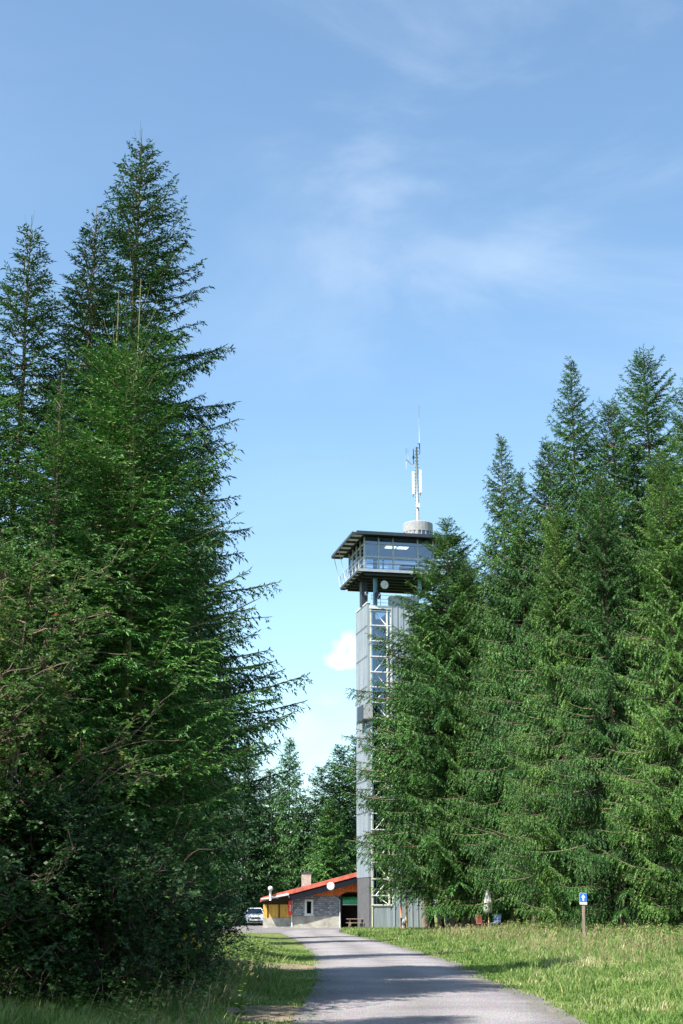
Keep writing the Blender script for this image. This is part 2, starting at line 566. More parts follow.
def tubes_np(paths, radii, seg=4):
    """paths (n,k,3), radii (n,k) -> verts, quads"""
    n, k, _ = paths.shape
    T = np.gradient(paths, axis=1)
    T /= np.maximum(np.linalg.norm(T, axis=2, keepdims=True), 1e-6)
    up = np.where(np.abs(T[..., 2:3]) < 0.9, np.array([0, 0, 1.0]), np.array([0, 1.0, 0]))
    A = np.cross(T, up); A /= np.maximum(np.linalg.norm(A, axis=2, keepdims=True), 1e-6)
    B = np.cross(T, A)
    ang = np.arange(seg) * 2 * math.pi / seg
    V = paths[:, :, None, :] + radii[:, :, None, None] * (A[:, :, None, :] * np.cos(ang)[:, None] + B[:, :, None, :] * np.sin(ang)[:, None])
    V = V.reshape(-1, 3)
    i, j, s = np.meshgrid(np.arange(n), np.arange(k - 1), np.arange(seg), indexing='ij')
    a = (i * k + j) * seg + s
    b = (i * k + j) * seg + (s + 1) % seg
    return V, np.stack([a, b, b + seg, a + seg], -1).reshape(-1, 4)


def spruce(seed, H, R, hb=0.6, p=0.8, whorl=0.42, nb=5, sec=0.2, shoot=0.15, sw=0.022, sp=0.12, droop=0.3, hang=0.5,
           cross=True, lead=0.5, bare=0.03, noise_r=0.22, maxsec=0.9, irregular=0.0, skirt=(0.86, 0.25), zj=0.6):
    rng = np.random.default_rng(seed)
    zs, az = [], []
    z = hb
    while z < H - lead:
        fr = (z - hb) / (H - hb)
        n = nb if fr < 0.85 else max(4, nb - 1)
        a0 = rng.uniform(0, 2 * math.pi)
        for k in range(n):
            zs.append(z + rng.uniform(-0.5, 0.5) * whorl * zj)
            az.append(a0 + 2 * math.pi * k / n + rng.uniform(-0.35, 0.35))
        z += whorl * (1.0 - 0.35 * fr) * rng.uniform(0.8, 1.2)
    zs, az = np.array(zs), np.array(az)
    n = len(zs)
    fr = np.clip((H - zs) / (H - hb), 0.01, 1)
    clump = np.array([mnoise.noise(Vector((math.cos(a) * 1.3 + seed * 7.1, math.sin(a) * 1.3, zz * 0.28))) for a, zz in zip(az, zs)])
    L = R * fr ** p * np.clip(1 + noise_r * rng.normal(size=n) * 0.6 + clump * (0.35 + irregular), 0.5, 1.22)
    # lowest branches are a little shorter (shaded out)
    L *= 1 - skirt[1] * sstep(skirt[0], 1.0, fr)
    L = np.maximum(L, 0.22)
    pitch = np.interp(fr, [0, 0.08, 0.25, 0.6, 1], [1.3, 0.75, 0.15, -0.2, -0.3]) + rng.normal(size=n) * 0.1
    pitch -= droop * (fr > 0.2) * fr * 0.5
    up = np.interp(fr, [0, 0.2, 1], [0.1, 0.22, 0.42]) * rng.uniform(0.6, 1.3, n)
    isbare = (rng.random(n) < bare) & (fr > 0.25)
    dh = np.stack([np.cos(az), np.sin(az), np.zeros(n)], 1)
    side = np.stack([-np.sin(az), np.cos(az), np.zeros(n)], 1)
    sway = rng.normal(size=n) * 0.12

    def bpos(i, t):      # t = absolute distance
        u = t / L[i]
        return (dh[i] * t[:, None] + side[i] * (sway[i] * t * u)[:, None] + np.stack([0 * t, 0 * t, zs[i] + pitch[i] * t + up[i] * t * u], 1))

    def bdir(i, t):
        u = t / L[i]
        d = dh[i] + side[i] * (2 * sway[i] * u)[:, None] + np.stack([0 * t, 0 * t, pitch[i] + 2 * up[i] * u], 1)
        return d / np.linalg.norm(d, axis=1, keepdims=True)
    # secondaries
    cnt = np.maximum((L * 0.92 / sec).astype(int), 2)
    cnt[isbare] = np.minimum(cnt[isbare], 2)
    bi = np.repeat(np.arange(n), cnt * 2)
    k = np.concatenate([np.arange(c * 2) // 2 for c in cnt])
    sgn = np.concatenate([np.tile([1, -1], c) for c in cnt])
    t = L[bi] * (0.10 + 0.88 * (k + rng.uniform(0, 1, len(bi))) / cnt[bi])
    t = np.minimum(t, L[bi] * 0.985)
    sl = np.minimum(0.42 * (L[bi] - t) + 0.16, maxsec) * rng.uniform(0.6, 1.15, len(bi))
    sP = bpos(bi, t)
    sF = bdir(bi, t)
    ang = rng.uniform(0.65, 1.0, len(bi))
    sD = sF * np.cos(ang)[:, None] + side[bi] * (sgn * np.sin(ang))[:, None]
    sD[:, 2] += rng.uniform(-0.15, 0.18, len(bi))
    hg = hang * rng.uniform(0.5, 1.4, len(bi)) * np.interp(fr[bi], [0, 0.15, 0.5], [0, 0.25, 1.0])

    def spos(j, u):
        s = u * sl[j]
        q = sP[j] + sD[j] * s[:, None]
        q[:, 2] -= hg[j] * s * u
        return q

    def sdir(j, u):
        d = sD[j].copy(); d[:, 2] -= 2 * hg[j] * u
        return d
    c2 = np.maximum((sl / sp).astype(int), 1)
    sj = np.repeat(np.arange(len(bi)), c2 * 2 + 1)
    kk = np.concatenate([np.arange(c * 2 + 1) for c in c2])
    term = kk == c2[sj] * 2
    u = np.where(term, 0.96, ((kk // 2) + rng.uniform(0, 1, len(sj))) / c2[sj])
    P = spos(sj, u)
    F = sdir(sj, u); F /= np.linalg.norm(F, axis=1, keepdims=True)
    sd = np.cross(F, np.array([0, 0, 1.0])); sd /= np.maximum(np.linalg.norm(sd, axis=1, keepdims=True), 1e-5)
    s2 = np.where(kk % 2 == 0, 1, -1) * (~term)
    an = rng.uniform(0.5, 0.95, len(sj))
    D = F * np.cos(an)[:, None] + sd * (s2 * np.sin(an))[:, None]
    D[:, 2] += rng.uniform(-0.45, 0.3, len(sj)) - 0.25 * hang
    ln = shoot * rng.uniform(0.6, 1.35, len(sj)) * np.where(term, 1.3, 1)
    # shoots along the main axes
    cm = np.maximum((L / (sp * 0.9)).astype(int), 3)
    cm[isbare] = 2
    mi = np.repeat(np.arange(n), cm)
    mk = np.concatenate([np.arange(c) for c in cm])
    mt = L[mi] * (0.2 + 0.8 * (mk + rng.uniform(0, 1, len(mi))) / cm[mi])
    mP, mF = bpos(mi, mt), bdir(mi, mt)
    mD = mF + rng.normal(size=mF.shape) * 0.45
    ml = shoot * rng.uniform(0.8, 1.5, len(mi))
    # shoots round the leader
    nl = 40
    lz = rng.uniform(H - lead - 1.4, H - lead * 0.55, nl)
    la = rng.uniform(0, 6.28, nl)
    lP = np.stack([0 * lz, 0 * lz, lz], 1)
    lD = np.stack([np.cos(la), np.sin(la), rng.uniform(0.3, 1.4, nl)], 1)
    P = np.concatenate([P, mP, lP]); D = np.concatenate([D, mD, lD]); ln = np.concatenate([ln, ml, np.full(nl, shoot)])
    V, Q = kites(P, D, ln, sw * rng.uniform(0.7, 1.3, len(ln)), rng, cross)
    crown = (V, Q)
    extra = []
    if lead > 0.45:
        for q_ in range(5):
            z0_ = H - lead * rng.uniform(0.35, 1.25); a_ = rng.uniform(0, 6.28); l_ = rng.uniform(0.3, 0.55) * (0.35 + 0.65 * lead)
            uu_ = np.linspace(0, 1, 6)
            extra.append(np.stack([np.cos(a_) * l_ * 0.6 * uu_ ** 0.7, np.sin(a_) * l_ * 0.6 * uu_ ** 0.7, z0_ + l_ * uu_ ** 1.6], 1))
    # wood: trunk and limbs
    ks = 14
    tz = np.linspace(-0.4, H, ks)
    r0 = 0.0095 * H
    tr = np.maximum(r0 * (1 - tz / H) ** 0.95, 0.006); tr[0] *= 1.4; tr[1] *= 1.05
    tp = np.stack([0.03 * np.sin(tz * 0.7 + seed), 0.03 * np.cos(tz * 0.5), tz], 1)
    tp[-3:, :2] = 0
    V1, Q1 = tubes_np(tp[None], tr[None], 9)
    kb = 6
    tt = np.linspace(0, 1, kb)[None, :] * L[:, None]
    bidx = np.repeat(np.arange(n), kb)
    bp = bpos(bidx, tt.ravel()).reshape(n, kb, 3)
    br = (0.012 + 0.010 * L)[:, None] * (1 - 0.85 * np.linspace(0, 1, kb)[None, :])
    V2, Q2 = tubes_np(bp, br, 3)
    # bare twigs of the bare limbs
    V = np.concatenate([V1, V2]); Q = np.concatenate([Q1, Q2 + len(V1)])
    if extra:
        V3, Q3 = tubes_np(np.array(extra), np.tile(np.linspace(0.006, 0.002, 6), (len(extra), 1)), 3)
        Q = np.concatenate([Q, Q3 + len(V)]); V = np.concatenate([V, V3])
    return crown, (V, Q)


def make_tree(name, data, mats, loc, label, group, rz=0.0, scale=1.0, cat='tree'):
    (cv, cq), (wv, wq) = data['crown'], data['wood']
    root = empty(name, loc, rz, label, cat, group)
    root.scale = (scale,) * 3
    if 'cm' not in data: data['cm'] = {}
    if mats[0] not in data['cm']:
        data['cm'][mats[0]] = np_mesh('crown', cv, cq, M[mats[0]])
    if 'wm' not in data:
        data['wm'] = np_mesh('trunk', wv, wq, M[mats[1]], True)
    link('trunk', data['wm'], root)
    link('crown', data['cm'][mats[0]], root)
    return root


def sdata(*a, **k):
    c, w = spruce(*a, **k)
    return {'crown': c, 'wood': w, 'H': a[1]}


def put(px, py, Y, data, mats, label, group, rz=None, name='spruce_tree', squash=None):
    """stand a tree so that its tip is at the given height; base on the ground"""
    tip = PY(px, py, Y)
    z0 = gh(tip.x, Y)
    H = tip.z - z0
    s = H / data['H']
    r = random.uniform(0, 6.28) if rz is None else rz
    o = make_tree(name, data, mats, (tip.x, Y, z0), label, group, r, s)
    if squash: o.scale = (s * squash, s * squash, s)
    return o


random.seed(11)
GL = 'spruces on the left side of the road'
GR = 'spruces on the right side of the road'
GB = 'spruces behind the house'
near_kw = dict(whorl=0.34, nb=6, sec=0.14, shoot=0.10, sw=0.0135, sp=0.058, maxsec=0.75, zj=1.0)
A = sdata(1, 19.5, 4.8, hb=0.5, p=0.88, droop=0.25, hang=0.65, lead=0.8, noise_r=0.2, irregular=0.12, skirt=(0.68, 0.55), **near_kw)
B = sdata(2, 17.0, 3.6, hb=0.5, p=0.9, lead=0.7, irregular=0.2, hang=0.4, skirt=(0.7, 0.45), **near_kw)
C = sdata(3, 13.0, 3.3, hb=0.4, p=0.75, lead=1.5, hang=0.25, whorl=0.30, nb=6, sec=0.14, shoot=0.085, sw=0.0115, sp=0.055, zj=0.8, skirt=(0.6, 0.5))
mid_kw = dict(whorl=0.44, nb=6, sec=0.22, shoot=0.15, sw=0.019, sp=0.064, maxsec=0.85, zj=1.2)
D_ = sdata(4, 28.0, 6.0, hb=2.3, p=0.68, droop=0.35, hang=0.9, lead=0.4, bare=0.02, irregular=0.15, noise_r=0.3, **mid_kw)
E = sdata(5, 29.0, 5.6, hb=2.8, p=0.84, droop=0.5, hang=1.1, lead=0.4, bare=0.025, irregular=0.3, noise_r=0.3, **mid_kw)
F = sdata(6, 27.0, 6.2, hb=2.0, p=0.70, droop=0.35, hang=0.7, lead=0.4, bare=0.02, irregular=0.12, noise_r=0.28, **mid_kw)
bk_kw = dict(whorl=0.5, nb=6, sec=0.32, shoot=0.30, sw=0.055, sp=0.15, maxsec=1.2, cross=False, zj=1.0)
T1 = sdata(9, 25.0, 8.6, hb=3.0, p=0.85, droop=0.4, hang=0.8, lead=0.3, bare=0.015, irregular=0.0, noise_r=0.16, skirt=(0.5, 0.42), **mid_kw)
T2 = sdata(10, 18.0, 6.6, hb=4.0, p=0.85, droop=0.3, hang=0.7, lead=0.3, bare=0.015, irregular=0.0, noise_r=0.16, skirt=(0.4, 0.5), **mid_kw)
K1 = sdata(7, 20.0, 4.4, hb=0.5, p=0.7, droop=0.5, hang=0.8, irregular=0.15, **bk_kw)
K2 = sdata(8, 20.0, 4.6, hb=0.5, p=0.62, droop=0.3, hang=0.5, irregular=0.3, **bk_kw)

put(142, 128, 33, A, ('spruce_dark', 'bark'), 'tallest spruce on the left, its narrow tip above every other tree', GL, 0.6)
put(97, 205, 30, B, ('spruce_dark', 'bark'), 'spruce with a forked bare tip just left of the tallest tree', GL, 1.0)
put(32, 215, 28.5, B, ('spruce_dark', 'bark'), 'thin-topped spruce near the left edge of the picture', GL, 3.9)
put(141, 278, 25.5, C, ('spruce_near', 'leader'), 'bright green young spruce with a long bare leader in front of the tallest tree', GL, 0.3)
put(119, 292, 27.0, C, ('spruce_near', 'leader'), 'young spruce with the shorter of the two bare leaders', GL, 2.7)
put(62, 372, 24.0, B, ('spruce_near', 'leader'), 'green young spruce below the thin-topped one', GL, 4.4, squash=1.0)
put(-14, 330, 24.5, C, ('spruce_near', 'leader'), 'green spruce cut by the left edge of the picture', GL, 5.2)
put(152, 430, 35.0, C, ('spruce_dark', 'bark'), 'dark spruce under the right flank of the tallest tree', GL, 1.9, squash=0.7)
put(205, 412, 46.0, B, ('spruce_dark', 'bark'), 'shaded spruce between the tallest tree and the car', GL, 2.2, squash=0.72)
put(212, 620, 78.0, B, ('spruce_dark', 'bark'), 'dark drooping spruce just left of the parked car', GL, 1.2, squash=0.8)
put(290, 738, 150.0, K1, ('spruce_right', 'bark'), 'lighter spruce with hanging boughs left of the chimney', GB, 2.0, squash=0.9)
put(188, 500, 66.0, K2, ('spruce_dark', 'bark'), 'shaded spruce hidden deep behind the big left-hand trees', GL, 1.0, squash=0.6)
# shade trees of the same forest, left of the picture
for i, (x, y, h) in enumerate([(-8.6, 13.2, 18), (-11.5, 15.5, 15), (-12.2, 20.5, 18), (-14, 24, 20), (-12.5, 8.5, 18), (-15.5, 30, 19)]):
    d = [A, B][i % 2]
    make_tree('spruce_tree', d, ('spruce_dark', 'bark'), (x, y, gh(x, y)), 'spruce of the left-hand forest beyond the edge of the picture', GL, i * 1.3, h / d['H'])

right = [
    (447, 519, 92, T1, 'spruce_right', 'pointed spruce that hides the right half of the tower', 0.4, 1.12),
    (458, 548, 96, T1, 'spruce_right', 'spruce filling the space just behind the pointed one beside the tower', 3.0, 1.15),
    (501, 436, 88, E, 'spruce_olive', 'narrow ragged spruce, second from the tower on the right', 1.4, 0.85),
    (554, 500, 70, F, 'spruce_olive', 'broad olive spruce between the closed parasol and the blue sign', 2.9, 0.68),
    (520, 470, 84, E, 'spruce_right', 'spruce squeezed behind the narrow ragged one', 4.1, 0.9),
    (570, 360, 72, E, 'spruce_right', 'tall spruce with gaps of sky in its top, left of the tallest one', 2.5, 0.88),
    (600, 470, 66, F, 'spruce_right', 'full spruce straight above the blue sign', 5.0, 0.75),
    (643, 350, 70, D_, 'spruce_right', 'tallest spruce on the right with a broad pointed top', 3.3, 0.9),
    (690, 380, 64, D_, 'spruce_right', 'spruce cut by the right edge of the picture', 0.9, 0.85),
    (660, 450, 61, F, 'spruce_olive', 'lower full spruce in front of the tallest one on the right', 1.7, 0.75),
    (424, 640, 97, T2, 'spruce_right', 'lower spruce whose left boughs brush the tower shaft', 2.6, 0.95),
    (466, 560, 90, F, 'spruce_olive', 'low pale green spruce between the tower tree and the parasol', 2.2, 0.78),
    (725, 420, 60, F, 'spruce_right', 'spruce at the far right, only its left boughs in view', 3.6, 0.8),
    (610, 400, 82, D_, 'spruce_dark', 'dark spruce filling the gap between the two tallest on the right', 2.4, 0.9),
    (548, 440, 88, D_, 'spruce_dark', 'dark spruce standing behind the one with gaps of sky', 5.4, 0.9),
]
for px, py, Y, d, m_, lab, rz, sq in right:
    put(px, py, Y, d, (m_, 'bark_pale'), lab, GR, rz, squash=sq)

back = [(322, 768, 150, K2, 'small pointed spruce right of the chimney'), (340, 745, 152, K1, 'spruce with a bushy top left of the tower shaft'),
        (359, 738, 158, K2, 'spruce partly hidden by the tower shaft'), (303, 795, 148, K1, 'low spruce straight behind the chimney'),
        (270, 770, 156, K2, 'dark spruce behind the car'), (246, 742, 150, K1, 'dark spruce behind and left of the car'),
        (200, 748, 140, K2, 'dark spruce at the left end of the row behind the house'),
        (380, 760, 160, K1, 'spruce behind the tower shaft'), (330, 800, 140, K2, 'low full spruce straight above the red roof')]
for i, (px, py, Y, d, lab) in enumerate(back):
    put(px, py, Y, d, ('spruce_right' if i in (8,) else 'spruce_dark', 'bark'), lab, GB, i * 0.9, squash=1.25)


far = [(10, 112), (14, 118), (18.5, 110), (22, 116), (26.5, 108), (30, 114), (15, 128), (24, 126), (34, 120), (20, 102), (25, 97), (29, 101), (23, 90), (27, 84)]
for i, (x, y) in enumerate(far):
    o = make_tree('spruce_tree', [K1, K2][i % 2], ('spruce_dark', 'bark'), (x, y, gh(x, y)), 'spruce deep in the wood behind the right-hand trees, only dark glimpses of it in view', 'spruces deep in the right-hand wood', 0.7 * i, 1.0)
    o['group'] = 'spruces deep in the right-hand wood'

# inner forest on the right: pole trunks with their crowns high up
def pole_tree(seed, H):
    c, w = spruce(seed, H, 3.0, hb=6.5, p=0.6, lead=0.3, bare=0.02, **bk_kw)
    return {'crown': c, 'wood': w, 'H': H}


PT = pole_tree(21, 20.0)
inner = [(431, 98), (441, 96), (448, 101), (458, 97), (466, 104), (476, 95), (500, 92), (515, 88), (532, 86), (556, 84), (600, 80), (618, 78), (640, 76), (668, 74), (425, 106), (545, 96), (585, 92)]
for i, (px, Y) in enumerate(inner):
    x = PY(px, 905, Y).x
    pos = ['first', 'second', 'third', 'fourth', 'fifth', 'sixth', 'seventh', 'eighth', 'ninth', 'tenth', 'eleventh', 'twelfth', 'thirteenth', 'fourteenth', 'fifteenth', 'sixteenth', 'seventeenth'][sorted(p_[0] for p_ in inner).index(px)]
    make_tree('spruce_tree', PT, ('spruce_dark', 'bark_pale'), (x, Y, gh(x, Y)), 'bare-trunked spruce in the dark of the right-hand wood, %s from the tower' % pos, 'bare-trunked spruces inside the wood', i * 2.1, 1.0 + 0.07 * ((i * 7) % 3), )


# ------------------------------------------------------------------ broadleaf trees and bushes
def broadleaf(seed, H, spread, nlimb=9, leaf=0.07, nleaf=16000, lw=0.35, stems=1, cluster=0.28, low=0.25):
    rng = np.random.default_rng(seed)
    mb_paths, mb_r = [], []
    tips = []
    K = 7
    for s in range(stems):
        a = rng.uniform(0, 6.28)
        lean = rng.uniform(0.05, 0.22) * spread * (1 if stems > 1 else 0.3)
        top = np.array([math.cos(a) * lean, math.sin(a) * lean, H * rng.uniform(0.8, 1.0)])
        u = np.linspace(0, 1, K)
        path = np.stack([top[0] * u ** 1.3, top[1] * u ** 1.3, top[2] * u], 1) + np.stack([0.06 * np.sin(u * 7 + s), 0.06 * np.cos(u * 5 + s), 0 * u], 1) * u[:, None]
        path[0, 2] = -0.2
        mb_paths.append(path); mb_r.append((0.011 * H + 0.01) * (1 - 0.85 * u) / math.sqrt(stems) ** 0.5)
        for l in range(nlimb):
            t = low + (1 - low) * (l + rng.uniform(0, 1)) / nlimb
            p0 = np.array([np.interp(t, u, path[:, c]) for c in range(3)])
            aa = rng.uniform(0, 6.28)
            ln = spread * (1.05 - 0.75 * t) * rng.uniform(0.6, 1.1)
            d = np.array([math.cos(aa), math.sin(aa), rng.uniform(0.25, 0.9)])
            lim = p0 + d * (ln * u)[:, None] + np.stack([0 * u, 0 * u, 0.12 * ln * u * u], 1) + rng.normal(size=(K, 3)) * 0.07 * ln * u[:, None]
            mb_paths.append(lim); mb_r.append((0.0022 * H) * (1 - 0.85 * u) + 0.003)
            for w in range(7):
                tw = rng.uniform(0.3, 1.0)
                q0 = np.array([np.interp(tw, u, lim[:, c]) for c in range(3)])
                dd = d * 0.6 + rng.normal(size=3) * np.array([0.7, 0.7, 0.35])
                tl = ln * 0.35 * rng.uniform(0.5, 1.1)
                twp = q0 + dd * (tl * u)[:, None]
                twp[:, 2] += 0.05 * np.sin(u * 6 + w)
                mb_paths.append(twp); mb_r.append(0.008 * (1 - 0.7 * u) + 0.002)
                tips.append((q0, dd * tl))
    V2, Q2 = tubes_np(np.array(mb_paths), np.array(mb_r), 5)
    T0 = np.array([t[0] for t in tips]); TD = np.array([t[1] for t in tips])
    # sprays: rachis with leaflets left and right
    ns = nleaf // 12
    ti = rng.integers(0, len(tips), ns)
    u = rng.uniform(0.1, 1.05, ns)
    sp = T0[ti] + TD[ti] * u[:, None] + rng.normal(size=(ns, 3)) * cluster * 0.35
    sd = TD[ti] / np.linalg.norm(TD[ti], axis=1, keepdims=True) + rng.normal(size=(ns, 3)) * 0.6
    sd[:, 2] -= 0.15
    sd /= np.linalg.norm(sd, axis=1, keepdims=True)
    li = np.repeat(np.arange(ns), 12)
    k = np.tile(np.arange(12), ns)
    side = np.cross(sd, [0, 0, 1.0]); side /= np.maximum(np.linalg.norm(side, axis=1, keepdims=True), 1e-4)
    P = sp[li] + sd[li] * ((k // 2) * leaf * 0.55)[:, None]
    D = sd[li] * 0.45 + side[li] * np.where(k % 2 == 0, 1, -1)[:, None] + rng.normal(size=(len(li), 3)) * 0.3
    D[:, 2] -= 0.15
    V, Q = kites(P, D, leaf * rng.uniform(0.7, 1.3, len(li)), leaf * lw * rng.uniform(0.7, 1.2, len(li)), rng, False)
    return {'crown': (V, Q), 'wood': (V2, Q2), 'H': H}


RW = broadleaf(31, 7.2, 3.3, nlimb=13, leaf=0.062, nleaf=22000, stems=3, cluster=0.3, low=0.3)
RW2 = broadleaf(32, 5.4, 2.9, nlimb=10, leaf=0.06, nleaf=15000, stems=2, cluster=0.3, low=0.3)
for px, Y, d, s, lab, rz in [(-2, 22.0, RW, 0.95, 'slender rowan with reddening leaves close to the left edge of the picture', 0.5),
                             (60, 25.0, RW2, 0.95, 'thin rowan with red-tinged leaves in front of the bright green spruce', 2.5),
                             (-60, 20.5, RW, 0.85, 'rowan whose boughs reach in from the left edge of the picture', 4.0)]:
    x = PY(px, 905, Y).x
    make_tree('rowan_tree', d, ('rowan', 'bark'), (x, Y, gh(x, Y)), lab, 'rowans under the left spruces', rz, s)

BU1 = broadleaf(41, 2.4, 1.7, nlimb=9, leaf=0.055, nleaf=24000, stems=5, cluster=0.35, low=0.05, lw=0.4)
BU2 = broadleaf(42, 1.6, 1.4, nlimb=8, leaf=0.05, nleaf=18000, stems=5, cluster=0.3, low=0.03, lw=0.45)
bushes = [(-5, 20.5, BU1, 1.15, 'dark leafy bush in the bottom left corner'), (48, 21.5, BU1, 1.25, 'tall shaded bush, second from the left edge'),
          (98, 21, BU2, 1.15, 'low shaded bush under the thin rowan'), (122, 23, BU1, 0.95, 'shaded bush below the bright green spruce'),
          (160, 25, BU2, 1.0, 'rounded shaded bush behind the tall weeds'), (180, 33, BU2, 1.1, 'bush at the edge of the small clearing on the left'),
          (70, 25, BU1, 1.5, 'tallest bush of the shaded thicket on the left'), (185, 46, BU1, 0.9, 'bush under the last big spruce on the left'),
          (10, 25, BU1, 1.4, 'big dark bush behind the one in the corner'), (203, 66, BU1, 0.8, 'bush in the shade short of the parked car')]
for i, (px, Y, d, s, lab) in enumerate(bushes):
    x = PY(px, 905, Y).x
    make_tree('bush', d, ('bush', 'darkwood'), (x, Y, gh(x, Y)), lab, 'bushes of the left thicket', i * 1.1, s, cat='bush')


# ------------------------------------------------------------------ grass
def blades(x, y, h, w, rng, lean=0.35, name='grass', material=None):
    n = len(x)
    z = ground_h(x, y) - 0.02
    a = rng.uniform(0, 2 * math.pi, n)
    P = np.stack([x, y, z], 1)
    wd = np.stack([np.cos(a), np.sin(a), 0 * a], 1) * w[:, None]
    b = rng.uniform(0, 2 * math.pi, n)
    ln = np.stack([np.cos(b), np.sin(b), 0 * b], 1) * (h * lean * rng.uniform(0.2, 1.3, n))[:, None]
    ln[:, 0] += h * 0.1
    up = np.array([0, 0, 1.0])
    m = P + ln * 0.35 + up * (h * 0.6)[:, None]
    t = P + ln + up * h[:, None]
    V = np.stack([P - wd, P + wd, m + wd * 0.7, m - wd * 0.7, t], 1).reshape(-1, 3)
    i = np.arange(n)[:, None] * 5
    return V, (i + [0, 1, 2, 3]), (i + [3, 2, 4])


def scatter(n, x0, x1, y0, y1, rng, keep):
    x = rng.uniform(x0, x1, n); y = y0 + (y1 - y0) * rng.random(n) ** 1.15
    k = keep(x, y)
    return x[k], y[k]


rng = np.random.default_rng(77)


def patch(x, y, s, seed):
    return (np.sin(x * s + seed) * np.cos(y * s * 0.8 + seed * 2) + 0.6 * np.sin(x * s * 2.3 + y * s * 1.7 + seed) + 0.3 * np.sin(x * s * 5 - y * s * 4.1))


def in_view(x, y, m=1.0):
    return np.abs(x) < 0.25 * y + m


def keep_r(x, y):
    xl, xr = road_x(y)
    return (x > xr - 0.12 - 0.28 * rng.random(len(x)) ** 3 + 0.22 * np.sin(y * 1.9) * np.sin(y * 0.73 + 1) + 0.2 * rng.random(len(x))) & in_view(x, y, 1.5)


def keep_l(x, y):
    xl, xr = road_x(y)
    return (x < xl + 0.1 + 0.25 * rng.random(len(x)) ** 3 + 0.2 * np.sin(y * 1.7) * np.sin(y * 0.61) - 0.2 * rng.random(len(x))) & in_view(x, y, 1.5)


parts = []
# right verge: mown strip near the road, tall pale grass farther back
x, y = scatter(520000, 0.5, 22, 19, 84, rng, keep_r)
_, xr = road_x(y)
dd = x - xr
tall = sstep(1.5, 7, dd) * (0.55 + 0.45 * np.clip(patch(x, y, 0.55, 1.0), -1, 1)) + 0.25 * sstep(0, 1, patch(x, y, 1.3, 4))
h = (0.06 + 0.36 * np.clip(tall, 0, 1.2) ** 1.3) * (0.75 + 0.5 * np.clip(patch(x, y, 4.0, 2.0), -1, 1)) * rng.uniform(0.5, 1.3, len(x))
parts.append(blades(x, y, h, 0.006 + 0.00022 * y + 0 * x, rng, 0.5))
x, y = scatter(60000, -4, 14, 84, 108, rng, keep_r)
parts.append(blades(x, y, 0.28 * rng.uniform(0.4, 1.3, len(x)), 0.03 + 0 * x, rng, 0.5))
x, y = scatter(240000, -9, 2, 17, 60, rng, keep_l)
xl, _ = road_x(y)
dens = (patch(x, y, 1.1, 2.0) > -0.9) & off_dirt(x, y, rng)
x, y = x[dens], y[dens]
xl, _ = road_x(y)
dd = xl - x
h = (0.05 + 0.22 * sstep(0.4, 2.5, dd)) * rng.uniform(0.5, 1.4, len(x))
parts.append(blades(x, y, h, 0.006 + 0.0002 * y + 0 * x, rng, 0.5))
# taller tufts
tx, ty = scatter(5200, 0.8, 21, 20, 82, rng, keep_r)
_, xr = road_x(ty)
k = (tx - xr > 0.5) & (rng.random(len(tx)) < 0.25 + 0.75 * sstep(0.5, 6, tx - xr)); tx, ty = tx[k], ty[k]
lx, ly = scatter(1100, -8, 1, 18, 45, rng, keep_l)
k = off_dirt(lx, ly, rng) & (road_x(ly)[0] - lx > 0.7); tx, ty = np.concatenate([tx, lx[k]]), np.concatenate([ty, ly[k]])
hh_ = rng.uniform(0.10, 0.29, len(tx)) * np.where(rng.random(len(tx)) < 0.15, 1.4, 1)
i = np.repeat(np.arange(len(tx)), 26)
a_ = rng.uniform(0, 6.28, len(i)); rr = 0.16 * rng.random(len(i)) ** 0.6
parts.append(blades(tx[i] + rr * np.cos(a_), ty[i] + rr * np.sin(a_), hh_[i] * rng.uniform(0.6, 1.15, len(i)), 0.006 + 0.00016 * ty[i], rng, 0.75))
Vs, Qs, Ts, off = [], [], [], 0
for V, Q, T in parts:
    Vs.append(V); Qs.append(Q + off); Ts.append(T + off); off += len(V)
tag(link('grass', np_mesh('grass', np.concatenate(Vs), np.concatenate(Qs), M['grass'], False, np.concatenate(Ts))),
    'green and straw-coloured grass on both verges', 'grass', kind='stuff')

# dry seed heads standing over the tall grass
def stalks(x, y, h, rng, thick=0.002, head=0.11, hw=0.006):
    n = len(x)
    z = ground_h(x, y)
    P = np.stack([x, y, z], 1)
    d = np.stack([rng.normal(size=n) * 0.3 + 0.08, rng.normal(size=n) * 0.3, np.ones(n)], 1)
    tip = P + d * h[:, None]
    paths = np.stack([P, P + d * (h * 0.6)[:, None], tip], 1)
    V, Q = tubes_np(paths, np.full((n, 3), 1.0) * (thick + 0.00005 * y)[:, None], 3)
    D = d + np.array([0.35, 0, 0]) * rng.uniform(0, 1, n)[:, None]
    V2, Q2 = kites(tip - d * 0.04, D, np.full(n, head) * rng.uniform(0.7, 1.4, n), hw + 0.00018 * y, rng, True)
    return np.concatenate([V, V2]), np.concatenate([Q, Q2 + len(V)])


x, y = scatter(11000, 1.5, 22, 28, 84, rng, keep_r)
_, xr = road_x(y)
k = ((x - xr) > 2.0 + 2.5 * rng.random(len(x))) & (patch(x, y, 0.6, 1.0) + rng.normal(size=len(x)) * 0.5 > 0.1)
x, y = x[k], y[k]
V1, Q1 = stalks(x, y, rng.uniform(0.25, 0.6, len(x)), rng)
x, y = scatter(700, -8, 1, 18, 34, rng, keep_l)
xl, _ = road_x(y)
k = (xl - x > 0.8); x, y = x[k], y[k]
V2, Q2 = stalks(x, y, rng.uniform(0.3, 0.75, len(x)), rng, 0.0015, 0.08, 0.004)
tag(link('dry_grass', np_mesh('dry_grass', np.concatenate([V1, V2]), np.concatenate([Q1, Q2 + len(V1)]), M['straw'])),
    'dry grass stalks with pale seed heads along the edge of the woods', 'dry grass', kind='stuff')


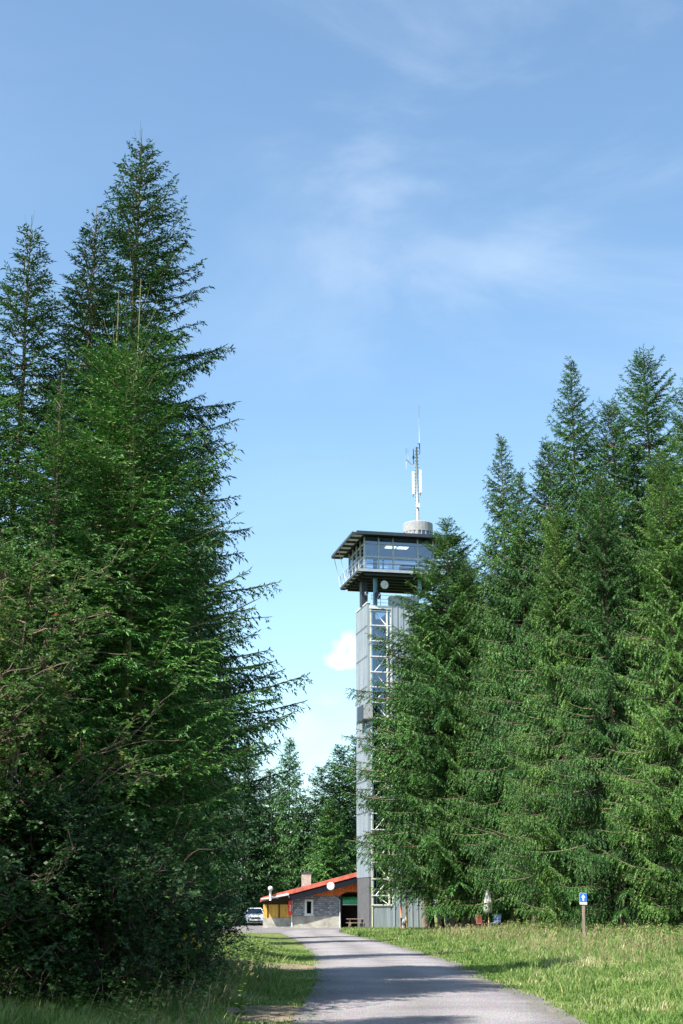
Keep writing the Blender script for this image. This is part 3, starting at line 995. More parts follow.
# leafy undergrowth at the foot of both woods
def herb(x, y, h, rng, leaf=0.07, per=14):
    n = len(x)
    z = ground_h(x, y)
    i = np.repeat(np.arange(n), per)
    u = rng.uniform(0.1, 1, len(i))
    lean = rng.normal(size=(n, 2)) * 0.15
    P = np.stack([x[i] + lean[i, 0] * u * h[i], y[i] + lean[i, 1] * u * h[i], z[i] + u * h[i]], 1)
    a = rng.uniform(0, 6.28, len(i))
    D = np.stack([np.cos(a), np.sin(a), rng.uniform(-0.3, 0.7, len(i))], 1)
    L = leaf * rng.uniform(0.6, 1.5, len(i)) * (1.2 - 0.6 * u)
    return kites(P, D, L, L * 0.28, rng, False)


x, y = scatter(9000, -9, 1, 18.5, 60, rng, keep_l)
xl, _ = road_x(y)
k = (xl - x > 1.0 + 1.2 * rng.random(len(x))) & (patch(x, y, 0.9, 3) > -0.6); x, y = x[k], y[k]
V1, Q1 = herb(x, y, rng.uniform(0.2, 0.75, len(x)), rng, 0.08)
x, y = scatter(9000, 3, 24, 50, 90, rng, keep_r)
_, xr = road_x(y)
k = (x - xr > 6.5 + 2 * rng.random(len(x))); x, y = x[k], y[k]
V2, Q2 = herb(x, y, rng.uniform(0.2, 0.7, len(x)), rng, 0.13)
tag(link('undergrowth', np_mesh('undergrowth', np.concatenate([V1, V2]), np.concatenate([Q1, Q2 + len(V1)]), M['weeds'])),
    'leafy weeds and nettles under the trees', 'undergrowth', kind='stuff')


# a few tall single weeds in the foreground
def tall_weed(px, py, h, lab, flower=True, seed=0):
    g = G(px, py, 0.1)
    rg = np.random.default_rng(seed)
    root = empty('wild_plant', (g.x, g.y, gh(g.x, g.y)), 0, lab, 'plant', 'tall weeds in the foreground')
    K = 6
    u = np.linspace(0, 1, K)
    paths = [np.stack([0.10 * h * u ** 2 * math.cos(seed), 0.1 * h * u ** 2 * math.sin(seed), h * u], 1)]
    rad = [0.008 * (1 - 0.6 * u)]
    heads = [paths[0][-1]]
    for b in range(6):
        t = rg.uniform(0.55, 0.95); a = rg.uniform(0, 6.28)
        p0 = np.array([np.interp(t, u, paths[0][:, c]) for c in range(3)])
        ll = 0.28 * h * (1.1 - t) + 0.05
        paths.append(p0 + np.outer(u, [math.cos(a) * ll, math.sin(a) * ll, ll * 1.3])); rad.append(0.004 * (1 - 0.5 * u))
        heads.append(paths[-1][-1])
    V, Q = tubes_np(np.array(paths), np.array(rad), 4)
    link('stem', np_mesh('stem', V, Q, M['weeds'], True), root)
    n = 90
    t = rg.uniform(0.05, 0.9, n)
    P = np.stack([np.interp(t, u, paths[0][:, c]) for c in range(3)], 1)
    a = rg.uniform(0, 6.28, n)
    D = np.stack([np.cos(a), np.sin(a), rg.uniform(-0.2, 0.6, n)], 1)
    Ln = 0.11 * rg.uniform(0.6, 1.3, n) * (1.2 - 0.7 * t)
    V, Q = kites(P, D, Ln, Ln * 0.2, rg, False)
    link('foliage', np_mesh('foliage', V, Q, M['weeds']), root)
    nm = 'flower_head' if flower else 'seed_head'
    for hpt in heads:
        P = hpt + rg.normal(size=(14, 3)) * 0.010
        D = rg.normal(size=(14, 3)) + [0, 0, 0.8]
        V, Q = kites(P, D, np.full(14, 0.026), np.full(14, 0.009), rg, True)
        link(nm, np_mesh(nm, V, Q, M['flower' if flower else 'straw']), root)


for i, (px, py, h, f, lab) in enumerate([
    (241, 1012, 0.72, False, 'branching seed-headed weed closest to the gravel on the left'),
    (186, 1010, 1.15, True, 'tall weed topped with a yellow flower head in front of the dark bushes'),
    (196, 1004, 1.0, False, 'upright leafy weed just right of the tall yellow-topped one'),
    (158, 1012, 1.05, False, 'tall pale seed-topped weed left of the yellow-topped one'),
    (128, 1016, 1.1, False, 'feathery pale weed in front of the shaded thicket'),
    (72, 1018, 0.95, False, 'thin pale weed farthest to the left'),
    (222, 1004, 0.55, False, 'short leafy weed beside the closest one to the gravel')]):
    tall_weed(px, py, h, lab, f, i + 1)

# fallen log at the clearing
g0, g1 = G(214, 962, 0.15), G(256, 961, 0.15)
lg = MB()
pts = [g0.lerp(g1, t) + Vector((0, 0.05 * math.sin(t * 9), 0.05 * math.sin(t * 5))) for t in np.linspace(0, 1, 7)]
for p in pts: p.z = gh(p.x, p.y) + 0.05
lg.tube(pts, [0.07, 0.09, 0.085, 0.08, 0.07, 0.06, 0.04], 8)
lg.tube([pts[3], pts[3] + Vector((0.15, -0.2, 0.25))], [0.03, 0.01], 5)
tag(lg.build('fallen_log', M['post_wood']), 'thin brown fallen log lying in the small clearing on the left', 'log')

exec_after = True

# ------------------------------------------------------------------ the tower
TH = R_(12)
TY = 118.0
TO = Vector((PY(369, 900, TY).x, TY, 0))
tu = Vector((math.cos(TH), math.sin(TH), 0)); tv = Vector((-math.sin(TH), math.cos(TH), 0))


def TL(x, y, off=0.0):
    """pixel -> (u, z) on the tower plane v = off"""
    d = ray(x, y)
    o = Vector((0, 0, CAMZ)) - TO
    t = (off - o.dot(tv)) / d.dot(tv)
    p = o + d * t
    return p.dot(tu), p.z


tower = empty('observation_tower', TO, TH, 'slim grey metal-clad lookout tower with a glazed cabin and flat overhanging roof', 'tower')
uG0, uG1, uR = TL(371.5, 700)[0], TL(391, 640)[0], TL(423, 905)[0]
uCm = TL(387, 640)[0]
zTopL = TL(369, 603)[1]; zCap = TL(380, 606)[1]; zR = TL(395, 597)[1]
DEP = 4.3


def ribbed(mb, a, b, y, z0, z1, along='x', pitch=0.3, depth=0.045, rib=0.06, sign=-1):
    n = max(1, int(abs(b - a) / pitch))
    for i in range(n + 1):
        c = a + (b - a) * i / n
        lo, hi = c - rib / 2, c + rib / 2
        lo, hi = max(lo, min(a, b)), min(hi, max(a, b))
        if along == 'x': mb.box(lo, hi, min(y, y + sign * depth), max(y, y + sign * depth), z0, z1)
        else: mb.box(min(y, y + sign * depth), max(y, y + sign * depth), lo, hi, z0, z1)


zClad = TL(369, 877)[1]
# left wall slab: cladding above, bare weathered base below
w = MB(); w.box(0, 0.22, 0.0, DEP, zClad, zTopL)
ribbed(w, 0, DEP, 0, zClad, zTopL - 0.1, 'y', 0.36)
w.build('side_wall', M['metal_wall'], tower)
MB().box(-0.06, 0.28, -0.06, DEP + 0.06, zTopL, zTopL + 0.1).build('coping', M['metal_cap'], tower)
w = MB(); w.box(0.03, 0.22, 0.03, DEP - 0.05, 0, zClad - 0.01)
for i in range(14): w.box(0.0, 0.03, 0.06 + i * 0.3, 0.3 + i * 0.3, 0.05, zClad - 0.04)
w.build('base_wall', M['weathered'], tower)
# cream corner pilaster
MB().box(0.225, uG0, -0.04, 0.3, 0, zCap - 0.02).build('pilaster', M['cream'], tower)
# glazed stair bay
zb0 = TL(380, 906)[1]; zw0 = TL(380, 888)[1]
zb_lo = zClad + 0.2
MB().box(uG0, uG1, 0.02, 0.2, 0, zb0).build('sill_panel', M['metal_wall'], tower)
sp_ = MB(); sp_.box(uG0 - 0.05, uG1, -0.04, 0.24, zb0, zb0 + 0.09); sp_.build('window_sill', M['white'], tower)
rows = [TL(380, y)[1] for y in (611, 625.5, 641, 656.5, 672, 687)]
step = (rows[0] - rows[-1]) / 5
zz = rows[-1]
while zz > zb0 + 1.5:
    zz -= step; rows.append(zz)
rows.append(zb0 + 0.09)
for i, z in enumerate(rows):
    bars = MB()
    bars.box(uG0, uG1, -0.05, 0.08, z - 0.045, z + 0.045)
    bars.box(0.18, uG0, -0.08, -0.04, z - 0.06, z + 0.03)
    bars.build('transom', M['white'], tower)
MB().box(uCm - 0.06, uCm + 0.06, -0.07, 0.09, zb0 + 0.09, zCap - 0.25).build('mullion', M['cream'], tower)
MB().box(uG0, uG0 + 0.1, -0.03, 0.07, zb0 + 0.09, zCap - 0.25).build('mullion', M['steel_blue'], tower)
MB().box(uG1 - 0.09, uG1 - 0.005, -0.03, 0.07, zb0 + 0.09, zCap - 0.25).build('mullion', M['metal_cap'], tower)
for i in range(len(rows) - 1):
    MB().box(uG0 + 0.1, uCm - 0.06, 0.02, 0.035, rows[i + 1] + 0.045, rows[i] - 0.045).build('window_pane', M['glass_dark'], tower)
    MB().box(uCm + 0.06, uG1 - 0.09, 0.02, 0.035, rows[i + 1] + 0.045, rows[i] - 0.045).build('window_pane', M['glass_dark'], tower)
for i in range(0, len(rows) - 1):
    br = MB()
    a, b = (rows[i], rows[i + 1]) if i % 4 in (0, 2, 3) else (rows[i + 1], rows[i])
    if i in (1, 2): continue
    up_ = i % 2 == 1
    z0_, z1_ = (rows[i + 1], rows[i])
    p0, p1 = ((uG0 + 0.25, -0.01, z1_), (uCm - 0.03, -0.01, z0_)) if not up_ else ((uG0 + 0.25, -0.01, z0_), (uCm - 0.03, -0.01, z1_))
    br.tube([p0, p1], 0.04, 6); br.build('brace', M['white'], tower)
MB().tube([(uG0 + 0.3, 0.3, 0), (uG0 + 0.3, 0.3, zCap - 0.3)], 0.15, 10).build('inner_column', M['steel_white'], tower)
# stairs behind the glass
st = MB()
zc = 0.2; k = 0
while zc < zCap - 1.2:
    for s in range(7):
        uu = uG0 + 0.35 + (s if k % 2 == 0 else 6 - s) * 0.19
        st.box(uu, uu + 0.2, 0.9 + (k % 2) * 1.0, 1.8 + (k % 2) * 1.0, zc + s * 0.19, zc + s * 0.19 + 0.04)
    zc += 1.33; k += 1
    st.box(uG1 - 0.25 if k % 2 else uG0 + 0.1, uG1 - 0.01 if k % 2 else uG0 + 0.35, 0.9, 2.9, zc - 0.04, zc)
st.build('staircase', M['steel_blue'], tower)
MB().box(uG0 - 0.12, uG1 - 0.003, -0.14, 1.4, zCap - 0.28, zCap).build('bay_cap', M['metal_cap'], tower)
# right column and back wall
w = MB(); w.box(uG1, uR, -0.18, 0.9, 0, zR); w.box(uG1, uR, 0.9, DEP, 0, zCap - 0.3)
ribbed(w, uG1 + 0.03, uR, -0.18, 0.1, zR - 0.12, 'x', 0.42, 0.05, 0.07)
w.build('shaft_wall', M['metal_wall'], tower)
MB().box(uG1 - 0.04, uR + 0.05, -0.24, 0.95, zR, zR + 0.09).build('coping', M['metal_cap'], tower)
for q_ in range(1, 9):
    zj_ = zClad + (zR - zClad) * q_ / 9
    if zj_ < zTopL - 0.3: MB().box(-0.056, -0.046, 0.0, DEP, zj_, zj_ + 0.05).build('joint_flashing', M['dark_steel'], tower)
    MB().box(uG1 + 0.01, uR, -0.242, -0.231, zj_ - 0.8, zj_ - 0.75).build('joint_flashing', M['dark_steel'], tower)
MB().box(0.22, uG1, DEP - 0.2, DEP, 0, zCap - 0.3).build('back_wall', M['metal_wall'], tower)
# projecting balcony box on the left
zB1, zB0 = TL(368, 705)[1], TL(368, 719)[1]
bx = MB(); u0b = TL(360.5, 712)[0]
bx.box(-0.45, uG0 + 0.05, -0.22, -0.14, zB0, zB1)
MB().box(-0.5, -0.452, -0.22, 1.9, zB0, zB1).build('balcony_side', M['dark_steel'], tower)
bx.box(-0.45, -0.37, -0.14, 1.9, zB0, zB1)
bx.build('balcony_parapet', M['concrete'], tower)
MB().box(-0.52, uG0 + 0.07, -0.24, 1.92, zB0 - 0.14, zB0).build('balcony_floor', M['dark_steel'], tower)
MB().box(-0.035, 0.0, 0.1, 1.0, zB0 - 2.3, zB0 - 0.2).build('side_window', M['glass_dark'], tower)

# cabin
vD0, vD1 = -1.2, 6.2
uDL, zD = TL(358.5, 569, vD0); uDL += 0.44
vR0, vR1 = -1.9, 6.9
uRL, zRf = TL(352.5, 533, vR0); uRL += 0.36
uRR = TL(461, 536, vR0)[0]
vG0, vG1 = -0.85, 5.4
uGL = TL(364.5, 560, vG0)[0]; uGR = TL(436, 560, vG0)[0]
uDR = uGR + 0.9
hdeck = 0.26
MB().box(uGL - 0.15, uDR, vD0, vD1, zD - 0.16, zD).build('deck', M['soffit_and_shade'], tower)
# grated walkway on the left with dark beams
wk = MB(); wb = MB()
nsl = 6
for i in range(nsl):
    a = vD0 + (vD1 - vD0) * i / nsl; b = vD0 + (vD1 - vD0) * (i + 1) / nsl
    wk.box(uDL - 0.35, uGL - 0.155, a + 0.16, b - 0.16, zD - 0.08, zD - 0.02)
    wb.box(uDL - 0.38, uGL - 0.155, b - 0.158, b - 0.002, zD - 0.22, zD)
wb.box(uDL - 0.46, uDL - 0.382, vD0, vD1, zD - 0.18, zD + 0.02); wb.box(uDL - 0.38, uGL - 0.155, vD0, vD0 + 0.15, zD - 0.22, zD)
wk.build('grating', M['slatpanel'], tower); wb.build('walkway_beams', M['dark_steel'], tower)
fe = MB(); fe.box(uDL - 0.46, uDR, vD0 - 0.07, vD0 - 0.004, zD - 0.17, zD + 0.05); fe.build('deck_edge', M['steel_white'], tower)
jo = MB()
for i in range(7):
    v = vD0 + 0.4 + i * 1.1
    jo.box(uGL, uDR - 0.1, v, v + 0.12, zD - 0.36, zD - 0.163)
jo.build('joists', M['dark_steel'], tower)
# roof
zc0 = zRf
MB().box(uGL - 0.25, uRR, vR0, vR1, zc0, zc0 + 0.16).build('roof', M['soffit_and_shade'], tower)
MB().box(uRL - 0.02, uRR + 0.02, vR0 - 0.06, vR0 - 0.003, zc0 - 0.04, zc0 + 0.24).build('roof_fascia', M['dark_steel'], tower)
rk = MB(); rb = MB()
for i in range(6):
    a = vR0 + (vR1 - vR0) * i / 6; b = vR0 + (vR1 - vR0) * (i + 1) / 6
    rk.box(uRL - 0.3, uGL - 0.255, a + 0.2, b - 0.15, zc0 + 0.03, zc0 + 0.09)
    rb.box(uRL - 0.3, uGL - 0.255, b - 0.148, b - 0.002, zc0 - 0.14, zc0 + 0.12)
rb.box(uRL - 0.38, uRL - 0.302, vR0, vR1, zc0 - 0.1, zc0 + 0.14)
rb.box(uRL - 0.3, uGL - 0.255, vR0, vR0 + 0.15, zc0 - 0.1, zc0 + 0.12)
rk.build('roof_louvres', M['slatpanel'], tower); rb.build('roof_beams', M['dark_steel'], tower)
MB().box(uGL + 0.05, uGR - 0.05, vG0 + 0.05, vG1 - 0.05, zc0 - 0.10, zc0 - 0.005).build('ceiling', M['interior'], tower)
# glazing
ztop = zc0 - 0.003; zbot = zD + 0.003
zrail = TL(380, 557, vG0)[1]; zmid = TL(380, 544, vG0)[1]; zlow = TL(380, 563.5, vG0)[1]
us = [uGL] + [TL(x, 550, vG0)[0] for x in (378.5, 393, 417.5, 433)] + [uGR]


def glazed(ulist, v0, side=None):
    for i, u in enumerate(ulist):
        f = MB(); wd = 0.055
        if side is None: f.box(u - wd, u + wd, v0 - 0.05, v0 + 0.05, zbot, ztop)
        else: f.box(side - 0.05, side + 0.05, u - wd, u + wd, zbot, ztop)
        fo = f.build('window_post', M['steel_white'], tower)
    for i in range(len(ulist) - 1):
        a, b = ulist[i] + 0.055, ulist[i + 1] - 0.055
        fr = MB()
        for z, t in ((zrail, 0.06), (zlow, 0.03), (zmid, 0.025), (zbot + 0.05, 0.045)):
            if side is None: fr.box(a, b, v0 - 0.035, v0 + 0.03, z - t, z + t)
            else: fr.box(side - 0.035, side + 0.03, a, b, z - t, z + t)
        if side is None: fr.box(a, a + 0.02, v0 - 0.03, v0 + 0.028, zbot, ztop)
        else: fr.box(side - 0.03, side + 0.028, a, a + 0.02, zbot, ztop)
        wdw = fr.build('window_frame', M['steel_white'], tower)
        pn = MB()
        if side is None: pn.box(a, b, v0 + 0.032, v0 + 0.042, zbot + 0.1, ztop - 0.01)
        else: pn.box(side + 0.032, side + 0.042, a, b, zbot + 0.1, ztop - 0.01)
        pn.build('pane', M['glass'], wdw)


glazed(us, vG0)
glazed([uGL + 0.06, (uGL + uGR) / 2, uGR - 0.06], vG1)
vs_ = list(np.linspace(vG0 + 0.12, vG1 - 0.12, 5))
glazed(vs_, 0, uGL); glazed(vs_, 0, uGR)
# interior: core, blue cupboard, column, ceiling lamps
MB().box(TL(402, 560, 1.2)[0], TL(415, 560, 1.2)[0], 1.2, 2.2, zbot, zbot + 1.2).build('counter', M['blind'], tower)
MB().tube([(TL(375, 560, 0.5)[0], 0.5, zCap - 0.02), (TL(375, 560, 0.5)[0], 0.5, zc0 - 0.1)], 0.19, 14).build('column', M['steel_blue'], tower)
MB().tube([(uGR - 1.2, 0.2, zR), (uGR - 1.2, 0.2, zD - 0.37)], 0.17, 12).build('column', M['steel_blue'], tower)
MB().box(TL(364, 590, 2)[0] - 0.3, TL(364, 590, 2)[0] + 0.2, 1.6, 2.4, zTopL + 0.1, zD - 0.37).build('column', M['dark_steel'], tower)
em, nt_, out_ = new_mat('lit_ceiling_lamp')
e_ = nt_.nodes.new('ShaderNodeEmission'); e_.inputs[0].default_value = (0.9, 1, 0.95, 1); e_.inputs[1].default_value = 1.1
nt_.links.new(e_.outputs[0], out_.inputs[0])
for a, b in ((386, 396), (398, 408)):
    ua, ub = TL(a, 546, 1.6)[0], TL(b, 546, 1.6)[0]
    MB().box(ua, ub, 1.4, 2.1, zc0 - 0.16, zc0 - 0.103).build('ceiling_lamp', em, tower)
# railings
rl = MB()
for hh in (0.35, 0.7, 1.05):
    rl.tube([(uDL - 0.42, vD0 + 0.05, zD + hh), (uDL - 0.42, vD1, zD + hh)], 0.025, 5)
    rl.tube([(uDL - 0.42, vD0 - 0.03, zD + hh), (uDR, vD0 - 0.03, zD + hh)], 0.018, 5)
for i in range(7):
    v = vD0 + 0.05 + (vD1 - vD0 - 0.1) * i / 6
    rl.tube([(uDL - 0.42, v, zD + 0.02), (uDL - 0.42, v, zD + 1.05)], 0.025, 5)
rl.tube([(uDL - 0.42, vD1 - 0.1, zD), (uRL - 0.33, vD1 - 0.1, zc0)], 0.03, 5)
rl.tube([(uDL - 0.42, vD1 - 2.3, zD), (uRL - 0.33, vD1 - 2.3, zc0)], 0.03, 5)
rl.build('deck_railing', M['steel_white'], tower)
rl = MB()
for hh in (0.3, 0.6, 0.95): rl.tube([(uG0, 0.05, zCap + hh), (uG1 - 0.05, 0.05, zCap + hh)], 0.02, 5)
for i in range(3): rl.tube([(uG0 + 0.1 + i * 0.75, 0.05, zCap), (uG0 + 0.1 + i * 0.75, 0.05, zCap + 0.95)], 0.025, 5)
rl.build('cap_railing', M['steel_white'], tower)
# drum on the roof
vd = 2.6
ud, zd0 = TL(417.8, 531, vd)[0], zc0 + 0.16
zd1 = TL(417, 521, vd - 1.2)[1]
rdm = (TL(432.5, 525, vd)[0] - TL(403.5, 525, vd)[0]) / 2
hd_ = zd1 - zd0
dm = MB(); dm.lathe([(rdm, 0), (rdm, hd_ * 0.25)], (ud, vd, zd0 + 0.002), 28, False)
dm.lathe([(rdm, hd_ * 0.62), (rdm, hd_), (rdm - 0.05, hd_ + 0.05)], (ud, vd, zd0), 28, False)
dm.lathe([(rdm - 0.12, hd_ * 0.25 + 0.004), (rdm - 0.12, hd_ * 0.62 - 0.004)], (ud, vd, zd0), 28, False)
for i in range(20):
    q = 2 * math.pi * i / 20
    c, s = math.cos(q), math.sin(q)
    if s < 0 and c < -0.1 or i % 1 == 0 and c < -0.35:
        dm.lathe([(0.26, hd_ * 0.252), (0.26, hd_ * 0.618)], (ud + c * (rdm - 0.26), vd + s * (rdm - 0.26), zd0), 8, False)
    dm.lathe([(0.05, hd_ * 0.252), (0.05, hd_ * 0.618)], (ud + c * (rdm - 0.05), vd + s * (rdm - 0.05), zd0), 6, False)
drum = dm.build('roof_drum', M['concrete'], tower)
for i in range(20):
    q = 2 * math.pi * (i + 0.5) / 20
    c, s = math.cos(q), math.sin(q)
    if c > -0.1 and s < 0.3:
        w = MB(); w.box(-0.15, 0.15, -0.01, 0.01, hd_ * 0.27, hd_ * 0.6)
        wo = w.build('window', M['glass_dark'], drum)
        wo.location = (ud + c * (rdm - 0.07), vd + s * (rdm - 0.07), zd0); wo.rotation_euler = (0, 0, q + math.pi / 2)


def TW(u, v, z): return TO + tu * u + tv * v + Vector((0, 0, z))


# antenna mast, a thing standing on the drum
mz0 = zd0 + hd_ + 0.05
mast = empty('antenna_mast', TW(ud, vd, mz0), TH, 'slim steel aerial mast with white panel antennas on top of the tower roof', 'antenna mast')
zt = TL(415, 447, vd)[1] - mz0
mk = TL(420, 405, vd)[1] - mz0
m1 = MB()
m1.tube([(0, 0, 0), (0, 0, zt * 0.45), (0, 0, zt)], [0.14, 0.12, 0.08], 10)
for i in range(22):
    z = 0.3 + i * (zt - 0.4) / 22
    MB().box(-0.17, 0.17, -0.03, 0.03, z, z + 0.05).build('step_rung', M['dark_steel'], mast)
m1.build('mast_pole', M['steel_white'], mast)
def pz(y): return TL(417, y, vd)[1] - mz0
for dx, y1, y0 in ((-0.36, 472, 495), (0.3, 470, 493)):
    a = MB(); a.box(dx - 0.11, dx + 0.11, -0.16, 0.0, pz(y0), pz(y1)); a.build('panel_antenna', M['white'], mast, bevel=0.02)
    b = MB()
    for z in (pz(y0) + 0.2, pz(y1) - 0.2): b.box(min(0.08, dx), max(dx, -0.08), 0.003, 0.05, z, z + 0.05)
    b.tube([(dx, 0.06, pz(y0) - 0.2), (dx, 0.06, pz(y1) + 0.1)], 0.03, 6); b.build('bracket', M['dark_steel'], mast)
a = MB(); a.tube([(0.28, 0, pz(450)), (0.28, 0, pz(442)), (0.28, 0, mk)], [0.035, 0.03, 0.022], 6); a.build('whip_antenna', M['white'], mast)
a = MB(); a.box(0.06, 0.28, -0.02, 0.02, pz(448), pz(448) + 0.04); a.box(0.06, 0.28, -0.02, 0.02, pz(444), pz(444) + 0.04); a.tube([(0.28, 0, pz(454)), (0.28, 0, pz(443))], 0.045, 6); a.build('bracket', M['dark_steel'], mast)
a = MB(); a.tube([(0, 0, pz(465)), (-0.55, 0, pz(464.5)), (-0.95, 0, pz(460))], 0.03, 6)
a.tube([(-0.98, 0, pz(470)), (-0.98, 0, pz(449))], 0.02, 5); a.tube([(-0.8, 0, pz(462)), (-0.8, 0, pz(450))], 0.015, 5)
a.box(-1.03, -0.93, -0.05, 0.05, pz(461), pz(458)); a.build('dipole_antenna', M['steel_white'], mast)
a = MB(); a.tube([(-0.3, 0, pz(464)), (-0.3, 0, pz(449))], [0.06, 0.035], 6); a.box(-0.38, -0.22, -0.06, 0.06, pz(459), pz(456)); a.build('dark_aerial', M['dark_steel'], mast)
a = MB(); a.box(-0.16, 0.16, -0.24, -0.1, pz(508), pz(504)); a.build('junction_box', M['white'], mast)


def dish(u, v, z, r, lab, m_, az=0.0, pole=0.6):
    t = empty('satellite_dish', TW(u, v, z), TH + az, lab, 'satellite dish')
    d = MB()
    prof = [(r * math.sin(a), r * 0.35 * (1 - math.cos(a))) for a in np.linspace(0.05, math.pi / 2, 7)]
    d.lathe(prof + [(r * 0.98, r * 0.37), (r * 0.6, r * 0.12), (0.03, 0.03)], (0, 0, 0), 22)
    o = d.build('reflector', m_, t); o.rotation_euler = (math.pi / 2, 0, 0)
    a = MB(); a.tube([(0, 0.02, 0), (0, 0.2, 0), (0, 0.2, -pole)], 0.035, 6); a.build('mount', M['dark_steel'], t)
    f = MB(); f.tube([(0, -0.05, -r * 0.9), (0, -r * 0.9, 0)], 0.018, 5); f.box(-0.04, 0.04, -r * 0.9 - 0.1, -r * 0.9, -0.04, 0.05); f.build('feed_horn', M['steel_white'], t)
    return t


u_, z_ = TL(384, 585, -0.3); dish(u_, -0.3, z_, 0.36, 'white round dish hanging under the tower deck', M['white'], 0.15, -(zD - 0.4 - z_))
u_, z_ = TL(377, 595.5, -0.4); dish(u_, -0.35, z_, 0.34, 'dark grey round dish beside the column on top of the tower shaft', M['dark_steel'], 0.4, z_ - zCap)
u_, z_ = TL(366, 594, 0.4); dish(u_, 0.2, z_, 0.2, 'small dark dish at the left corner of the tower shaft', M['dark_steel'], -0.6, z_ - zTopL - 0.1)

# ------------------------------------------------------------------ the house
HY = 124.0
def hp(x, y, Y=HY):
    p = PY(x, y, Y); return p.x, p.z
house = empty('house', (0, 0, 0), 0, 'low wooden house with a red sloping roof left of the tower', 'house')
hx = lambda x: hp(x, 905)[0]
hz = lambda y: hp(320, y)[1]
def zat(px, line):  # z along a pixel line
    (x0, y0), (x1, y1) = line
    return y0 + (y1 - y0) * (px - x0) / (x1 - x0)
roofl = ((262, 897.5), (362, 871.0))    # top edge
# plinth
b_ = MB(); b_.box(hx(292.5), hx(339.5), HY, HY + 7, -0.1, hz(916.5)); b_.build('plinth', M['plinth'], house)
b_ = MB(); b_.box(hx(263), hx(292.4), HY + 0.25, HY + 7, -0.1, hz(918)); b_.build('plinth', M['plinth'], house)
# slate wall with window opening
wz0, wz1 = hz(915), hz(899.5)
wx0, wx1 = hx(305), hx(313)
s = MB(); zt_, zb_ = hz(896), hz(916.5) + 0.002
y0_, y1_ = HY + 0.02, HY + 0.3
s.box(hx(293), wx0, y0_, y1_, zb_, zt_); s.box(wx1, hx(339), y0_, y1_, zb_, zt_)
s.box(wx0, wx1, y0_, y1_, zb_, wz0); s.box(wx0, wx1, y0_, y1_, wz1, zt_)
s.build('slate_wall', M['slate'], house)
wn = MB(); t = 0.15
wn.box(wx0 - 0.03, wx0 + t, HY - 0.03, HY + 0.1, wz0, wz1); wn.box(wx1 - t, wx1 + 0.03, HY - 0.03, HY + 0.1, wz0, wz1)
wn.box(wx0 + t, wx1 - t, HY - 0.03, HY + 0.1, wz1 - t, wz1); wn.box(wx0 + t, wx1 - t, HY - 0.03, HY + 0.1, wz0, wz0 + t * 0.8)
wo = wn.build('window', M['white'], house)
MB().box(wx0 + t, wx1 - t, HY + 0.07, HY + 0.08, wz0 + t * 0.8, wz1 - t).build('pane', M['glass_dark'], wo)
MB().box(wx0 - 0.1, wx1 + 0.1, HY - 0.09, HY + 0.0, wz0 - 0.07, wz0 - 0.003).build('sill', M['white'], wo)
MB().box(wx0 + 0.02, wx1 - 0.02, HY + 0.7, HY + 0.72, wz0 - 0.2, wz1 + 0.2).build('curtain', M['darkwood'], wo)
# orange gable boards above
def bottom_y(px):
    return 896 if px < 338 else (896 - (px - 338) * 0.55 if px < 345 else 892)
g = MB(); px = 300.0
while px < 361:
    a, b = hx(px), hx(px + 1.9) - 0.012
    zt0 = hz(zat(px, roofl) + 4.0); zt1 = hz(zat(px + 1.9, roofl) + 4.0)
    zb = hz(bottom_y(px)) + 0.003
    if zt0 > zb + 0.05:
        g.prism([(a, zb), (b, zb), (b, zt1), (a, zt0)], HY + 0.02 + 0.015 * (int(px) % 2), HY + 0.2)
    px += 1.9
g.build('gable_boards', M['orange'], house)
MB().prism([(hx(293), zt_), (hx(300), zt_), (hx(300), hz(zat(300, roofl) + 4)), (hx(293), hz(zat(293, roofl) + 4))], HY + 0.04, HY + 0.2).build('gable_panel', M['darkwood'], house)
# yellow timber wall, set back
yw = MB(); px = 263.0
while px < 291:
    a, b = hx(px), hx(px + 1.4) - 0.012
    yw.box(a, b, HY + 0.35, HY + 0.45 + 0.01 * (int(px * 3) % 3), hz(918) + 0.002, hz(904.5))
    px += 1.4
yw.build('timber_wall', M['yellow'], house)
MB().prism([(hx(263), hz(904.4)), (hx(293), hz(904.4)), (hx(293), hz(zat(293, roofl) + 3)), (hx(264), hz(zat(264, roofl) + 3))], HY + 0.5, HY + 0.6).build('upper_wall', M['darkwood'], house)
for px in (267.5, 279): MB().box(hx(px) - 0.05, hx(px) + 0.05, HY + 0.28, HY + 0.345, hz(918), hz(904)).build('wall_post', M['darkwood'], house)
# open porch to the right
MB().box(hx(341), hx(364), HY + 2.6, HY + 2.8, -0.05, hz(890)).build('porch_back_wall', M['darkwood'], house)
MB().box(hx(339.6), hx(341.5), HY + 0.02, HY + 2.6, -0.05, hz(896) - 0.003).build('porch_side_wall', M['darkwood'], house)
MB().box(hx(341.6), hx(364), HY + 0.25, HY + 2.59, hz(893), hz(892)).build('porch_ceiling', M['darkwood'], house)
MB().box(hx(360), hx(366), HY, HY + 7, -0.05, hz(878)).build('end_wall', M['darkwood'], house)
